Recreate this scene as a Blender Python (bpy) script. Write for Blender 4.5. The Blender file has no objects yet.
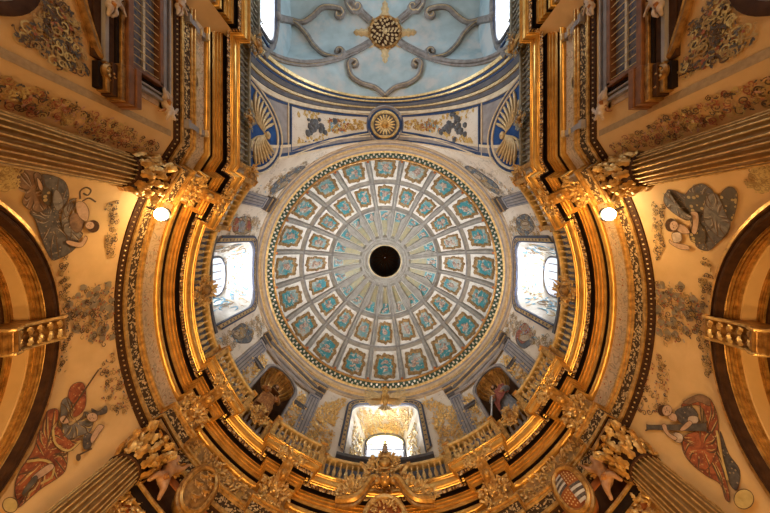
import bpy, bmesh, math, random
from mathutils import Vector, Matrix
from mathutils.geometry import tessellate_polygon
from math import sin, cos, pi, sqrt, atan2, radians as rad, degrees as deg

C = bpy.context.scene.collection
RNG = random.Random(7)
# the camera stands at the origin looking straight up; image down is +Y, image right is +X, floor at z = -1.5
F, CX, CY = 300.0, 385.0, 236.0
YC = 1.75          # the rotunda's axis stands at (0, YC)
R = 6.4            # radius of the rotunda wall
HD = 15.2          # springing of the dome
RD = 5.67          # radius of the dome
XN = 5.0           # half width of the nave
YA0, YA1 = -6.45, -6.85

# ------------------------------------------------------------------ scene objects
MW = {}
def _reg(o, M): MW[o.name] = M.copy(); return o
def props(o, label=None, cat=None, group=None, kind=None):
    if label: o['label'] = label
    if cat: o['category'] = cat
    if group: o['group'] = group
    if kind: o['kind'] = kind
    return o
def thing(name, label, cat, M=None, group=None, kind=None):
    o = bpy.data.objects.new(name, None); C.objects.link(o)
    M = M if M is not None else Matrix()
    if isinstance(M, Vector): M = Matrix.Translation(M)
    o.matrix_world = M; o.empty_display_size = .2
    _reg(o, M)
    return props(o, label, cat, group, kind)
def kids(o): return [c for c in C.objects if c.parent is o]
KIDS = {}
def copy_tree(o, M=None, parent=None, label=None, group=None):
    c = o.copy(); C.objects.link(c)
    if parent is not None: c.parent = parent; KIDS.setdefault(parent.name, []).append(c)
    if M is not None: c.matrix_world = M; _reg(c, M)
    if label: c['label'] = label
    if group: c['group'] = group
    for ch in list(KIDS.get(o.name, [])): copy_tree(ch, None, c)
    return c

class MB:
    def __init__(s): s.v = []; s.f = []
    def add(s, vs, fs, M=None):
        b = len(s.v)
        s.v += [(M @ Vector(p)) if M is not None else Vector(p) for p in vs]
        s.f += [tuple(i + b for i in f) for f in fs]
        return s
    def box(s, c, d, M=None):
        x, y, z = c; a, b, e = d[0] / 2, d[1] / 2, d[2] / 2
        vs = [(x + i * a, y + j * b, z + k * e) for i in (-1, 1) for j in (-1, 1) for k in (-1, 1)]
        return s.add(vs, [(0, 1, 3, 2), (4, 6, 7, 5), (0, 4, 5, 1), (2, 3, 7, 6), (0, 2, 6, 4), (1, 5, 7, 3)], M)
    def grid(s, rows, close=False, M=None):
        n = len(rows[0]); vs = [p for r in rows for p in r]; fs = []
        for i in range(len(rows) - 1):
            for j in range(n if close else n - 1):
                k = (j + 1) % n
                fs.append((i * n + j, i * n + k, (i + 1) * n + k, (i + 1) * n + j))
        return s.add(vs, fs, M)
    def tube(s, pts, r, n=6, closed=False, M=None, flat=1.0):
        pts = [Vector(p) for p in pts]; m = len(pts)
        if m < 2: return s
        rr = r if isinstance(r, (list, tuple)) else [r] * m
        rows = []; up = None
        for i, p in enumerate(pts):
            a = pts[i - 1] if (i > 0 or closed) else p
            b = pts[(i + 1) % m] if (i < m - 1 or closed) else p
            t = (b - a)
            t = t.normalized() if t.length > 1e-9 else Vector((0, 0, 1))
            if up is None:
                up = Vector((0, 0, 1)) if abs(t.z) < .9 else Vector((1, 0, 0))
            x = up - t * up.dot(t)
            if x.length < 1e-6: x = t.orthogonal()
            x.normalize(); up = x; y = t.cross(x)
            rows.append([p + (x * cos(2 * pi * k / n) * flat + y * sin(2 * pi * k / n)) * rr[i] for k in range(n)])
        if closed: rows.append(rows[0])
        b = len(s.v); s.grid(rows, True, M)
        if not closed:
            s.f.append(tuple(b + k for k in range(n))[::-1]); e = b + (m - 1) * n
            s.f.append(tuple(e + k for k in range(n)))
        return s
    def lathe(s, prof, n=16, M=None, a0=0, a1=2 * pi):
        full = abs(a1 - a0 - 2 * pi) < 1e-6
        rows = [[(r * cos(a0 + (a1 - a0) * k / n), r * sin(a0 + (a1 - a0) * k / n), z) for k in range(n if full else n + 1)] for r, z in prof]
        return s.grid(rows, full, M)
    def ell(s, c, r, nu=8, nv=5, M=None):
        if not isinstance(r, (tuple, list)): r = (r, r, r)
        rows = []
        for i in range(nv + 1):
            a = -pi / 2 + pi * i / nv
            rows.append([(c[0] + r[0] * cos(a) * cos(2 * pi * k / nu), c[1] + r[1] * cos(a) * sin(2 * pi * k / nu), c[2] + r[2] * sin(a)) for k in range(nu)])
        return s.grid(rows, True, M)
    def leaf(s, p, ang, L, W, lift=.5, z0=0., curl=.3, M=None, cup=.25):
        """acanthus-like leaf rooted at p=(x,y) in the local plane, pointing along ang, rising out of the plane"""
        ca, sa = cos(ang), sin(ang); rows = []
        ws = (.45, .95, .7, 1.0, .62, .8, .2)
        for i, w in enumerate(ws):
            t = i / (len(ws) - 1); x = L * t * (1 - .12 * curl * t); zz = z0 + lift * L * (sin(pi * .62 * t)) 
            row = []
            for k in (-1, -.5, 0, .5, 1):
                y = k * W * .5 * w; z = zz + cup * W * (.5 * (1 - abs(k)) - .25 * abs(k))
                row.append((p[0] + ca * x - sa * y, p[1] + sa * x + ca * y, z))
            rows.append(row)
        return s.grid(rows, False, M)
    def scroll(s, p, ang, size, r, turns=1.4, hand=1, z0=0., M=None, n=5, dome=.4):
        """C-scroll: a tube running out along ang and winding into a spiral"""
        pts = []; rr = []; N = int(10 * turns) + 6
        for i in range(N + 1):
            t = i / N; th = hand * turns * 2 * pi * t; q = size * (1 - .82 * t)
            cxl, cyl = size * cos(pi / 2 * hand + ang), size * sin(pi / 2 * hand + ang)
            a = ang - hand * pi / 2 + th
            pts.append((p[0] + cxl + q * cos(a), p[1] + cyl + q * sin(a), z0 + dome * r * t)); rr.append(r * (1 - .45 * t))
        s.tube(pts, rr, n, M=M); e = pts[-1]
        s.ell((e[0], e[1], e[2]), r * 1.25, 6, 4, M=M)
        return s
    def ribbon(s, pts, w, z=0.):
        m = len(pts); ww = w if isinstance(w, (list, tuple)) else [w] * m; vs = []
        for i in range(m):
            a = pts[max(0, i - 1)]; b = pts[min(m - 1, i + 1)]
            dx, dy = b[0] - a[0], b[1] - a[1]; l = math.hypot(dx, dy) or 1
            nx, ny = -dy / l * ww[i] / 2, dx / l * ww[i] / 2
            vs += [(pts[i][0] + nx, pts[i][1] + ny, z), (pts[i][0] - nx, pts[i][1] - ny, z)]
        return s.add(vs, [(2 * i, 2 * i + 1, 2 * i + 3, 2 * i + 2) for i in range(m - 1)])
    def poly(s, pts, z=0., maxlen=.3):
        pts = [Vector((p[0], p[1], 0)) for p in pts]
        tris = tessellate_polygon([pts])
        def rec(a, b, c, d):
            e = [((b - a).length, 0), ((c - b).length, 1), ((a - c).length, 2)]; L, k = max(e)
            if L < maxlen or d > 9:
                s.add([(a.x, a.y, z), (b.x, b.y, z), (c.x, c.y, z)], [(0, 1, 2)]); return
            if k == 0: m = (a + b) / 2; rec(a, m, c, d + 1); rec(m, b, c, d + 1)
            elif k == 1: m = (b + c) / 2; rec(a, b, m, d + 1); rec(a, m, c, d + 1)
            else: m = (c + a) / 2; rec(a, b, m, d + 1); rec(m, b, c, d + 1)
        for t in tris: rec(pts[t[0]], pts[t[1]], pts[t[2]], 0)
        return s
    def map(s, fn): s.v = [Vector(fn(*p)) for p in s.v]; return s
    def xf(s, M): s.v = [M @ p for p in s.v]; return s
    def join(s, o, M=None): return s.add(o.v, o.f, M)
    def build(s, name, mat, parent=None, world=False, smooth=True, angle=38, origin=None, merge=True, bevel=0):
        me = bpy.data.meshes.new(name); vs = s.v
        if parent is not None and world:
            I = MW[parent.name].inverted(); vs = [I @ p for p in vs]
        if origin is not None: vs = [p - origin for p in vs]
        me.from_pydata([tuple(p) for p in vs], [], s.f)
        if merge:
            bm = bmesh.new(); bm.from_mesh(me); bmesh.ops.remove_doubles(bm, verts=bm.verts, dist=1e-5)
            bmesh.ops.recalc_face_normals(bm, faces=bm.faces); bm.to_mesh(me); bm.free()
        if smooth:
            for p in me.polygons: p.use_smooth = True
            me.set_sharp_from_angle(angle=rad(angle))
        me.materials.append(mat)
        o = bpy.data.objects.new(name, me); C.objects.link(o)
        if bevel:
            b = o.modifiers.new('Bevel', 'BEVEL'); b.width = bevel; b.segments = 2; b.limit_method = 'ANGLE'
        if parent is not None:
            o.parent = parent; KIDS.setdefault(parent.name, []).append(o)
            _reg(o, MW[parent.name])
        elif origin is not None:
            o.location = origin; _reg(o, Matrix.Translation(origin))
        else: _reg(o, Matrix())
        return o
    def top(s, name, label, cat, mat, group=None, kind=None, **kw):
        c = Vector((0, 0, 0))
        for p in s.v: c += p
        c /= max(1, len(s.v)); c.z = min(p.z for p in s.v)
        return props(s.build(name, mat, origin=c, **kw), label, cat, group, kind)
def struct(name, mb, mat, parent=None, **kw):
    o = mb.build(name, mat, parent, **kw)
    if parent is None: o['kind'] = 'structure'
    return o

# ------------------------------------------------------------------ surfaces: (u, v, z) -> world, z is the height out of the surface
def P(px, py, h): return Vector(((px - CX) / F * h, (py - CY) / F * h, h))
class Cyl:
    def __init__(s, r): s.r = r
    def px(s, x, y):
        a, b = (x - CX) / F, (y - CY) / F
        A = a * a + b * b; B = -2 * b * YC; K = YC * YC - s.r * s.r
        h = (-B + sqrt(B * B - 4 * A * K)) / (2 * A)
        return (atan2(a * h, b * h - YC) * s.r, h)
    def w(s, u, v, z=0.):
        f = u / s.r; return Vector(((s.r - z) * sin(f), YC + (s.r - z) * cos(f), v))
class Pla:
    """vertical plane through 2D points p0->p1; the room lies to the right of that direction"""
    def __init__(s, p0, p1):
        s.p = Vector(p0); s.d = (Vector(p1) - Vector(p0)).normalized(); s.n = Vector((s.d.y, -s.d.x))
    def px(s, x, y):
        a = Vector(((x - CX) / F, (y - CY) / F)); h = s.p.dot(s.n) / a.dot(s.n); q = a * h
        return ((q - s.p).dot(s.d), h)
    def w(s, u, v, z=0.):
        q = s.p + s.d * u + s.n * z; return Vector((q.x, q.y, v))
def cylM(phi, r, h):
    """frame on the wall at bearing phi (degrees from +Y): x along the wall, y up, z into the room"""
    f = rad(phi); n = Vector((-sin(f), -cos(f), 0)); up = Vector((0, 0, 1)); t = up.cross(n)
    o = Vector((r * sin(f), YC + r * cos(f), h))
    return Matrix(((t.x, up.x, n.x, o.x), (t.y, up.y, n.y, o.y), (t.z, up.z, n.z, o.z), (0, 0, 0, 1)))
def plaM(nx, ny, o):
    n = Vector((nx, ny, 0)).normalized(); up = Vector((0, 0, 1)); t = up.cross(n)
    return Matrix(((t.x, up.x, n.x, o[0]), (t.y, up.y, n.y, o[1]), (t.z, up.z, n.z, o[2]), (0, 0, 0, 1)))
def zM(phi, r, h):
    """upright frame: z up, x along the wall, y away from the room's centre (so -y faces the room)"""
    f = rad(phi); n = Vector((sin(f), cos(f), 0)); t = Vector((cos(f), -sin(f), 0))
    o = (r * sin(f), YC + r * cos(f), h)
    return Matrix(((t.x, n.x, 0, o[0]), (t.y, n.y, 0, o[1]), (0, 0, 1, o[2]), (0, 0, 0, 1)))
def bend(mb, r):
    """bends a flat local ornament (x along, y up, z out) onto a wall of radius r"""
    return mb.map(lambda x, y, z: ((r - z) * sin(x / r), y, r - (r - z) * cos(x / r)))
def smooth_closed(pts, k=4):
    n = len(pts); out = []
    for i in range(n):
        p0, p1, p2, p3 = (Vector(pts[(i + j) % n][:2]) for j in (-1, 0, 1, 2))
        for q in range(k):
            t = q / k
            out.append(.5 * ((2 * p1) + (p2 - p0) * t + (2 * p0 - 5 * p1 + 4 * p2 - p3) * t * t + (3 * p1 - p0 - 3 * p2 + p3) * t ** 3))
    return [(p.x, p.y) for p in out]
def smooth_open(pts, k=6):
    pts = [Vector(p) for p in pts]; n = len(pts); out = []
    for i in range(n - 1):
        p1, p2 = pts[i], pts[i + 1]; p0 = pts[i - 1] if i else p1 * 2 - p2; p3 = pts[i + 2] if i + 2 < n else p2 * 2 - p1
        for q in range(k):
            t = q / k
            out.append(.5 * ((2 * p1) + (p2 - p0) * t + (2 * p0 - 5 * p1 + 4 * p2 - p3) * t * t + (3 * p1 - p0 - 3 * p2 + p3) * t ** 3))
    out.append(pts[-1]); return out
def inside(p, poly):
    c = False; n = len(poly); j = n - 1
    for i in range(n):
        if (poly[i][1] > p[1]) != (poly[j][1] > p[1]) and p[0] < (poly[j][0] - poly[i][0]) * (p[1] - poly[i][1]) / (poly[j][1] - poly[i][1] + 1e-12) + poly[i][0]: c = not c
        j = i
    return c
def sample_poly(poly, n, rng, mind=0.):
    xs = [p[0] for p in poly]; ys = [p[1] for p in poly]; out = []; tries = 0
    while len(out) < n and tries < n * 60:
        tries += 1
        q = (rng.uniform(min(xs), max(xs)), rng.uniform(min(ys), max(ys)))
        if inside(q, poly) and all((q[0] - o[0]) ** 2 + (q[1] - o[1]) ** 2 > mind * mind for o in out): out.append(q)
    return out

# ------------------------------------------------------------------ materials
def newmat(name):
    m = bpy.data.materials.new(name); m.use_nodes = True; nt = m.node_tree
    return m, nt, nt.nodes['Principled BSDF']
def N(nt, typ, **kw):
    n = nt.nodes.new(typ)
    for k, v in kw.items():
        if hasattr(n, k): setattr(n, k, v)
        else: n.inputs[k.replace('_', ' ')].default_value = v
    return n
def c4(c): return (c[0], c[1], c[2], 1)
def L(nt, a, b): nt.links.new(a, b)
def ramp(nt, fac, stops, interp='LINEAR'):
    r = nt.nodes.new('ShaderNodeValToRGB'); r.color_ramp.interpolation = interp
    e = r.color_ramp.elements
    while len(e) < len(stops): e.new(.5)
    for q, (p, c) in zip(e, stops): q.position = p; q.color = c4(c) if len(c) == 3 else c
    L(nt, fac, r.inputs[0]); return r.outputs[0]
def mixc(nt, fac, a, b):
    m = nt.nodes.new('ShaderNodeMix'); m.data_type = 'RGBA'
    if isinstance(fac, (int, float)): m.inputs[0].default_value = fac
    else: L(nt, fac, m.inputs[0])
    for i, q in ((6, a), (7, b)):
        if isinstance(q, (tuple, list)): m.inputs[i].default_value = c4(q)
        else: L(nt, q, m.inputs[i])
    return m.outputs[2]
def math_(nt, op, a, b=0.):
    m = nt.nodes.new('ShaderNodeMath'); m.operation = op
    for i, q in ((0, a), (1, b)):
        if isinstance(q, (int, float)): m.inputs[i].default_value = q
        else: L(nt, q, m.inputs[i])
    return m.outputs[0]
def pos(nt): return nt.nodes.new('ShaderNodeNewGeometry').outputs['Position']
def noise(nt, scale, detail=4., rough=.55, dist=0., vec=None):
    n = N(nt, 'ShaderNodeTexNoise'); n.inputs['Scale'].default_value = scale; n.inputs['Detail'].default_value = detail
    n.inputs['Roughness'].default_value = rough; n.inputs['Distortion'].default_value = dist
    L(nt, vec if vec is not None else pos(nt), n.inputs['Vector']); return n.outputs[0]
def voro(nt, scale, feature='F1', rnd=1., vec=None):
    n = N(nt, 'ShaderNodeTexVoronoi', feature=feature); n.inputs['Scale'].default_value = scale; n.inputs['Randomness'].default_value = rnd
    L(nt, vec if vec is not None else pos(nt), n.inputs['Vector']); return n.outputs[0]
def bump(nt, bsdf, h, strength=.3, dist=.02):
    b = N(nt, 'ShaderNodeBump'); b.inputs['Strength'].default_value = strength; b.inputs['Distance'].default_value = dist
    L(nt, h, b.inputs['Height']); L(nt, b.outputs[0], bsdf.inputs['Normal'])
def flat(name, c, c2=None, scale=6., rough=.6, metal=0., bmp=0., lo=.35, hi=.7, bscale=None, detail=5.):
    m, nt, b = newmat(name)
    b.inputs['Roughness'].default_value = rough; b.inputs['Metallic'].default_value = metal
    b.inputs['Specular IOR Level'].default_value = .5 if (metal > 0 or rough < .5) else .12
    if c2 is None: c2 = tuple(x * .7 for x in c)
    f = noise(nt, scale, detail)
    L(nt, ramp(nt, f, [(lo, c), (hi, c2)]), b.inputs['Base Color'])
    if bmp: bump(nt, b, noise(nt, bscale or scale * 3, 4), bmp)
    return m
def scrollwork(name, base, base2, lines, scale=1.6, dens=7., width=.12, mask=(.45, .6), rough=.7, blobs=None, metal=0.):
    """plaster painted with fine curling line ornament (contours of a warped noise), kept in drifting patches"""
    m, nt, b = newmat(name); b.inputs['Roughness'].default_value = rough; b.inputs['Metallic'].default_value = metal; b.inputs['Specular IOR Level'].default_value = .15
    bc = mixc(nt, ramp(nt, noise(nt, 1.3, 5), [(.35, (0, 0, 0)), (.7, (1, 1, 1))]), base, base2)
    w = noise(nt, scale, 1.5, .5, 1.2)
    fr = math_(nt, 'FRACT', math_(nt, 'MULTIPLY', w, dens))
    d = math_(nt, 'ABSOLUTE', math_(nt, 'SUBTRACT', fr, .5))
    ln = math_(nt, 'LESS_THAN', d, width)
    mk = ramp(nt, noise(nt, scale * .7, 2), [(mask[0], (0, 0, 0)), (mask[1], (1, 1, 1))])
    lc = ramp(nt, noise(nt, scale * 1.3, 1), [(i / max(1, len(lines) - 1) * .5 + .25, c) for i, c in enumerate(lines)], 'CONSTANT')
    col = mixc(nt, math_(nt, 'MULTIPLY', math_(nt, 'MULTIPLY', ln, mk), .5), bc, lc)
    if blobs:
        v = math_(nt, 'LESS_THAN', voro(nt, blobs[0]), blobs[1])
        col = mixc(nt, math_(nt, 'MULTIPLY', v, mk), col, blobs[2])
    L(nt, col, b.inputs['Base Color']); bump(nt, b, noise(nt, 14, 4), .08)
    return m
def carved(name, c, c2, dark, scale=9., rough=.4, metal=.5, bmp=.9, thr=.32):
    """carved and gilded band: leaf shapes standing off a darker painted ground"""
    m, nt, b = newmat(name); b.inputs['Roughness'].default_value = rough; b.inputs['Specular IOR Level'].default_value = .15
    w = noise(nt, scale * .35, 2, .5, .6)
    vec = N(nt, 'ShaderNodeVectorMath', operation='ADD'); L(nt, pos(nt), vec.inputs[0])
    sc = N(nt, 'ShaderNodeVectorMath', operation='SCALE'); sc.inputs[3].default_value = .35
    cmb = N(nt, 'ShaderNodeCombineXYZ'); L(nt, w, cmb.inputs[0]); L(nt, noise(nt, scale * .3, 2, .5, .3), cmb.inputs[1]); L(nt, w, cmb.inputs[2])
    L(nt, cmb.outputs[0], sc.inputs[0]); L(nt, sc.outputs[0], vec.inputs[1])
    v = voro(nt, scale, 'F1', 1., vec.outputs[0])
    k = ramp(nt, v, [(thr, (1, 1, 1)), (thr + .12, (0, 0, 0))])
    g = mixc(nt, noise(nt, scale * .6, 4), c, c2)
    L(nt, mixc(nt, k, dark, g), b.inputs['Base Color'])
    mt = math_(nt, 'MULTIPLY', k, metal); L(nt, mt, b.inputs['Metallic'])
    h = math_(nt, 'MULTIPLY', v, -1.); bump(nt, b, h, bmp, .04)
    return m
MT = {}
def mats():
    g1, g2 = (.78, .46, .13), (.34, .165, .04)
    MT['gold'] = flat('gilding', g1, g2, 9, .30, .55, .3)
    MT['gold_shaft'] = flat('shaft_gilding', (.50, .31, .12), (.34, .20, .07), 5, .36, .45, .08)
    MT['ochre_border'] = flat('ochre_border_paint', (.50, .34, .17), (.38, .25, .12), 12, .75)
    MT['gold_trim'] = flat('trim_gilding', (.80, .47, .12), (.52, .28, .065), 4, .27, .6, .08)
    MT['gold_bright'] = flat('bright_gilding', (.95, .66, .25), (.50, .27, .07), 12, .3, .45, .3)
    MT['gold_pale'] = flat('pale_gilding', (.92, .70, .33), (.56, .37, .13), 8, .4, .4, .3)
    MT['gold_old'] = flat('old_gilding', (.52, .28, .075), (.17, .075, .02), 9, .36, .5, .3)
    MT['gold_soft'] = flat('soft_gilding', (.70, .52, .26), (.45, .32, .15), 8, .5, .25, .3)
    MT['brown'] = flat('brown_paint', (.085, .038, .016), (.045, .020, .010), 6, .75, .0, .1)
    MT['dark'] = flat('dark_paint_and_shade', (.022, .012, .008), (.012, .007, .005), 5, .8)  # also carries the painted-in shade of the cornice
    MT['rust'] = flat('marbled_rust', (.50, .17, .05), (.30, .09, .03), 5, .5)
    MT['wood'] = flat('varnished_wood', (.26, .10, .03), (.13, .05, .018), 4, .4, .0, .1)
    MT['plaster'] = flat('warm_plaster', (.84, .56, .26), (.64, .41, .17), 1.1, .85, .0, .06, .3, .75, 20)
    MT['plaster_frieze'] = scrollwork('painted_frieze', (.74, .58, .38), (.60, .45, .28), [(.25, .21, .17), (.40, .25, .13), (.30, .29, .28)], 3.2, 6, .17, (.30, .42), blobs=(7., .16, (.45, .14, .06)))
    MT['frieze_gold'] = carved('gilt_frieze', (.90, .62, .20), (.55, .32, .09), (.46, .29, .12), 5.5, .5, .45, .8, .36)
    MT['fret'] = carved('fret_band', (.88, .68, .36), (.62, .42, .18), (.075, .042, .02), 13., .5, .25, .6, .36)
    MT['egg'] = carved('egg_band', (.85, .72, .50), (.60, .44, .25), (.10, .05, .025), 9., .5, .2, .9, .36)
    MT['drum'] = scrollwork('drum_plaster', (.82, .74, .62), (.70, .61, .50), [(.33, .30, .26), (.50, .38, .24), (.24, .30, .38)], 2.4, 6, .14, (.48, .58))
    MT['drum_plain'] = flat('pale_plaster', (.84, .77, .67), (.72, .64, .55), 2, .7)
    MT['grey'] = flat('grey_stone_paint', (.38, .355, .345), (.26, .24, .235), 3, .6, 0, .05)
    MT['grey_dark'] = flat('dark_grey_paint', (.15, .15, .165), (.10, .095, .10), 3, .6)
    MT['blue'] = flat('blue_line', (.05, .095, .21), (.035, .06, .14), 5, .6)
    MT['blue_deep'] = flat('deep_blue_paint', (.03, .10, .30), (.02, .06, .19), 4, .55)
    MT['tan'] = flat('tan_paint', (.58, .47, .33), (.44, .34, .23), 4, .6)
    MT['cream'] = flat('cream_paint', (.80, .70, .52), (.62, .52, .36), 5, .6)
    MT['white'] = flat('white_paint', (.80, .77, .70), (.62, .58, .51), 5, .6)
    MT['vault'] = flat('pale_blue_vault', (.46, .585, .61), (.29, .385, .41), 1.2, .75, 0, .05, .3, .75, 10, 6)
    m = MT['vault']; nt = m.node_tree; b = nt.nodes['Principled BSDF']; src = b.inputs['Base Color'].links[0].from_socket     # weathered pale patches
    L(nt, mixc(nt, ramp(nt, noise(nt, .55, 7, .65), [(.50, (0, 0, 0)), (.62, (.75, .75, .75))]), src, (.58, .56, .52)), b.inputs['Base Color'])
    MT['rib'] = flat('grey_rib', (.30, .28, .26), (.16, .145, .13), 4, .55, 0, .1)
    MT['coffer'] = flat('coffer_stone', (.36, .335, .285), (.23, .21, .175), 3, .6, 0, .06)
    MT['soffit'] = scrollwork('soffit_panel', (.78, .73, .63), (.68, .62, .52), [(.45, .36, .2), (.3, .3, .3)], 3, 6, .1, (.5, .62))
    # teal coffer painting
    m, nt, b = newmat('teal_painting'); b.inputs['Roughness'].default_value = .45
    a = mixc(nt, noise(nt, 5, 4), (.010, .085, .105), (.055, .34, .37))
    fig = ramp(nt, noise(nt, 4.2, 4, .6, .8), [(.0, (0, 0, 0)), (.55, (0, 0, 0)), (.6, (1, 1, 1))])
    fc = ramp(nt, noise(nt, 9, 3), [(.3, (.34, .10, .07)), (.45, (.62, .46, .34)), (.55, (.35, .40, .36)), (.7, (.75, .70, .60))])
    fig = math_(nt, 'MAXIMUM', fig, ramp(nt, noise(nt, .45, 2), [(.5, (0, 0, 0)), (.66, (.8, .8, .8))]))
    L(nt, mixc(nt, fig, a, fc), b.inputs['Base Color']); bump(nt, b, noise(nt, 8, 4), .4); MT['teal'] = m
    MT['figure_paint'] = flat('figure_paint', (.62, .50, .40), (.30, .20, .17), 9, .55, 0, .4, .35, .62)
    MT['coffer_gold'] = flat('bronze_gilding', (.42, .26, .10), (.16, .10, .045), 9, .42, .4, .4)
    MT['teal_gold'] = flat('golden_glaze', (.36, .29, .14), (.20, .21, .14), 6, .5, .15, .2)
    MT['skin'] = flat('painted_skin', (.66, .44, .29), (.52, .33, .21), 12, .7)
    MT['flesh'] = flat('carved_flesh', (.62, .36, .19), (.40, .20, .09), 9, .45, .1, .1)
    MT['marble'] = flat('pale_carving', (.72, .58, .44), (.45, .33, .24), 8, .5, 0, .1)
    MT['hair'] = flat('brown_hair', (.11, .05, .02), (.05, .025, .015), 20, .6)
    # robes with woven spots
    def robe(n, c, c2, spot, sc=13., th=.2):
        m, nt, b = newmat(n); b.inputs['Roughness'].default_value = .7
        k = mixc(nt, ramp(nt, noise(nt, 4.5, 4, .6, 1.5), [(.36, (0, 0, 0)), (.62, (1, 1, 1))]), c, c2)
        s = math_(nt, 'LESS_THAN', voro(nt, sc), th)
        L(nt, mixc(nt, math_(nt, 'MULTIPLY', s, .8), k, spot), b.inputs['Base Color']); return m
    MT['robe_orange'] = robe('orange_robe', (.50, .14, .04), (.22, .05, .018), (.66, .40, .14), 17, .24)
    MT['robe_blue'] = robe('slate_robe', (.15, .125, .105), (.06, .05, .045), (.40, .29, .16), 15, .22)
    MT['robe_gold'] = robe('black_gold_robe', (.12, .085, .045), (.06, .045, .03), (.58, .40, .14), 10, .32)
    MT['robe_pale'] = robe('pale_slate_robe', (.27, .23, .19), (.12, .105, .09), (.45, .40, .33), 12, .1)
    MT['robe_brown'] = robe('brown_robe', (.33, .18, .08), (.17, .09, .045), (.5, .32, .14), 12, .1)
    MT['robe_statue'] = robe('gilt_robe', (.60, .28, .07), (.28, .10, .03), (.80, .50, .16), 9, .2)
    MT['robe_grey'] = robe('grey_robe', (.33, .33, .34), (.18, .19, .21), (.5, .5, .45), 9, .1)
    MT['robe_red'] = robe('red_robe', (.42, .12, .08), (.25, .06, .04), (.6, .4, .2), 9, .1)
    MT['ink'] = flat('ink_line', (.17, .10, .055), (.10, .065, .04), 9, .7)
    MT['p_ochre'] = flat('ochre_scroll', (.52, .34, .13), (.36, .22, .08), 9, .7)
    MT['p_slate'] = flat('slate_leaf', (.15, .13, .105), (.08, .07, .065), 9, .7)
    MT['p_red'] = flat('red_blossom', (.46, .17, .08), (.34, .10, .06), 12, .7)
    MT['p_grey'] = flat('grey_ground', (.36, .29, .19), (.26, .21, .14), 5, .7)
    MT['p_pink'] = flat('pink_flesh', (.62, .38, .27), (.5, .28, .2), 9, .7)
    MT['p_beige'] = flat('beige_leaf', (.52, .42, .31), (.38, .29, .21), 9, .7)
    MT['p_yellow'] = flat('yellow_leaf', (.74, .55, .20), (.56, .38, .11), 9, .6, .2)
    MT['p_sky'] = flat('light_blue_leaf', (.30, .52, .66), (.20, .40, .55), 9, .7)
    MT['cool_lit'] = flat('cool_lit_gilding', (.34, .32, .24), (.17, .16, .13), 9, .45, .25, .2)  # grey-green cast of the cool light put into the gilding colour
    MT['cloud'] = flat('blue_grey_cloud', (.17, .19, .21), (.08, .09, .11), 7, .6, 0, .3)
    MT['iron'] = flat('dark_iron', (.05, .045, .04), None, 8, .45, .6)
    MT['metal'] = flat('silver_steel', (.75, .75, .76), (.55, .55, .57), 8, .3, .6)
    m, nt, b = newmat('dark_lattice'); b.inputs['Roughness'].default_value = .6
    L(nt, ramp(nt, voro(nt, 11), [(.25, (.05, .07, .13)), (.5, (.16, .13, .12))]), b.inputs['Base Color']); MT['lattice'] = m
    # lantern interior
    m, nt, b = newmat('lantern_lining'); b.inputs['Roughness'].default_value = .7
    L(nt, ramp(nt, voro(nt, 5.5), [(.06, (.5, .4, .25)), (.12, (.03, .028, .032))]), b.inputs['Base Color']); MT['lantern'] = m
    m, nt, b = newmat('amber_pane'); b.inputs['Roughness'].default_value = .5; tr = N(nt, 'ShaderNodeBsdfTranslucent'); tr.inputs[0].default_value = (.9, .62, .22, 1)
    b.inputs['Base Color'].default_value = (.75, .5, .18, 1); mx = N(nt, 'ShaderNodeMixShader'); mx.inputs[0].default_value = .6
    L(nt, b.outputs[0], mx.inputs[1]); L(nt, tr.outputs[0], mx.inputs[2]); L(nt, mx.outputs[0], nt.nodes['Material Output'].inputs[0]); MT['amber'] = m
    # glass
    m, nt, b = newmat('window_glass'); out = nt.nodes['Material Output']
    t = N(nt, 'ShaderNodeBsdfTransparent'); t.inputs[0].default_value = (.95, .97, 1, 1)
    gl = N(nt, 'ShaderNodeBsdfGlossy'); gl.inputs['Roughness'].default_value = .05
    mx = N(nt, 'ShaderNodeMixShader'); mx.inputs[0].default_value = .06
    L(nt, t.outputs[0], mx.inputs[1]); L(nt, gl.outputs[0], mx.inputs[2]); L(nt, mx.outputs[0], out.inputs[0]); MT['glass'] = m
    m, nt, b = newmat('lit_bulb'); b.inputs['Base Color'].default_value = (1, .9, .7, 1)
    b.inputs['Emission Color'].default_value = (1, .83, .52, 1); b.inputs['Emission Strength'].default_value = 40; MT['bulb'] = m
    MT['floor'] = flat('stone_floor', (.42, .30, .19), (.30, .21, .13), 2, .5)
mats()
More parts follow.
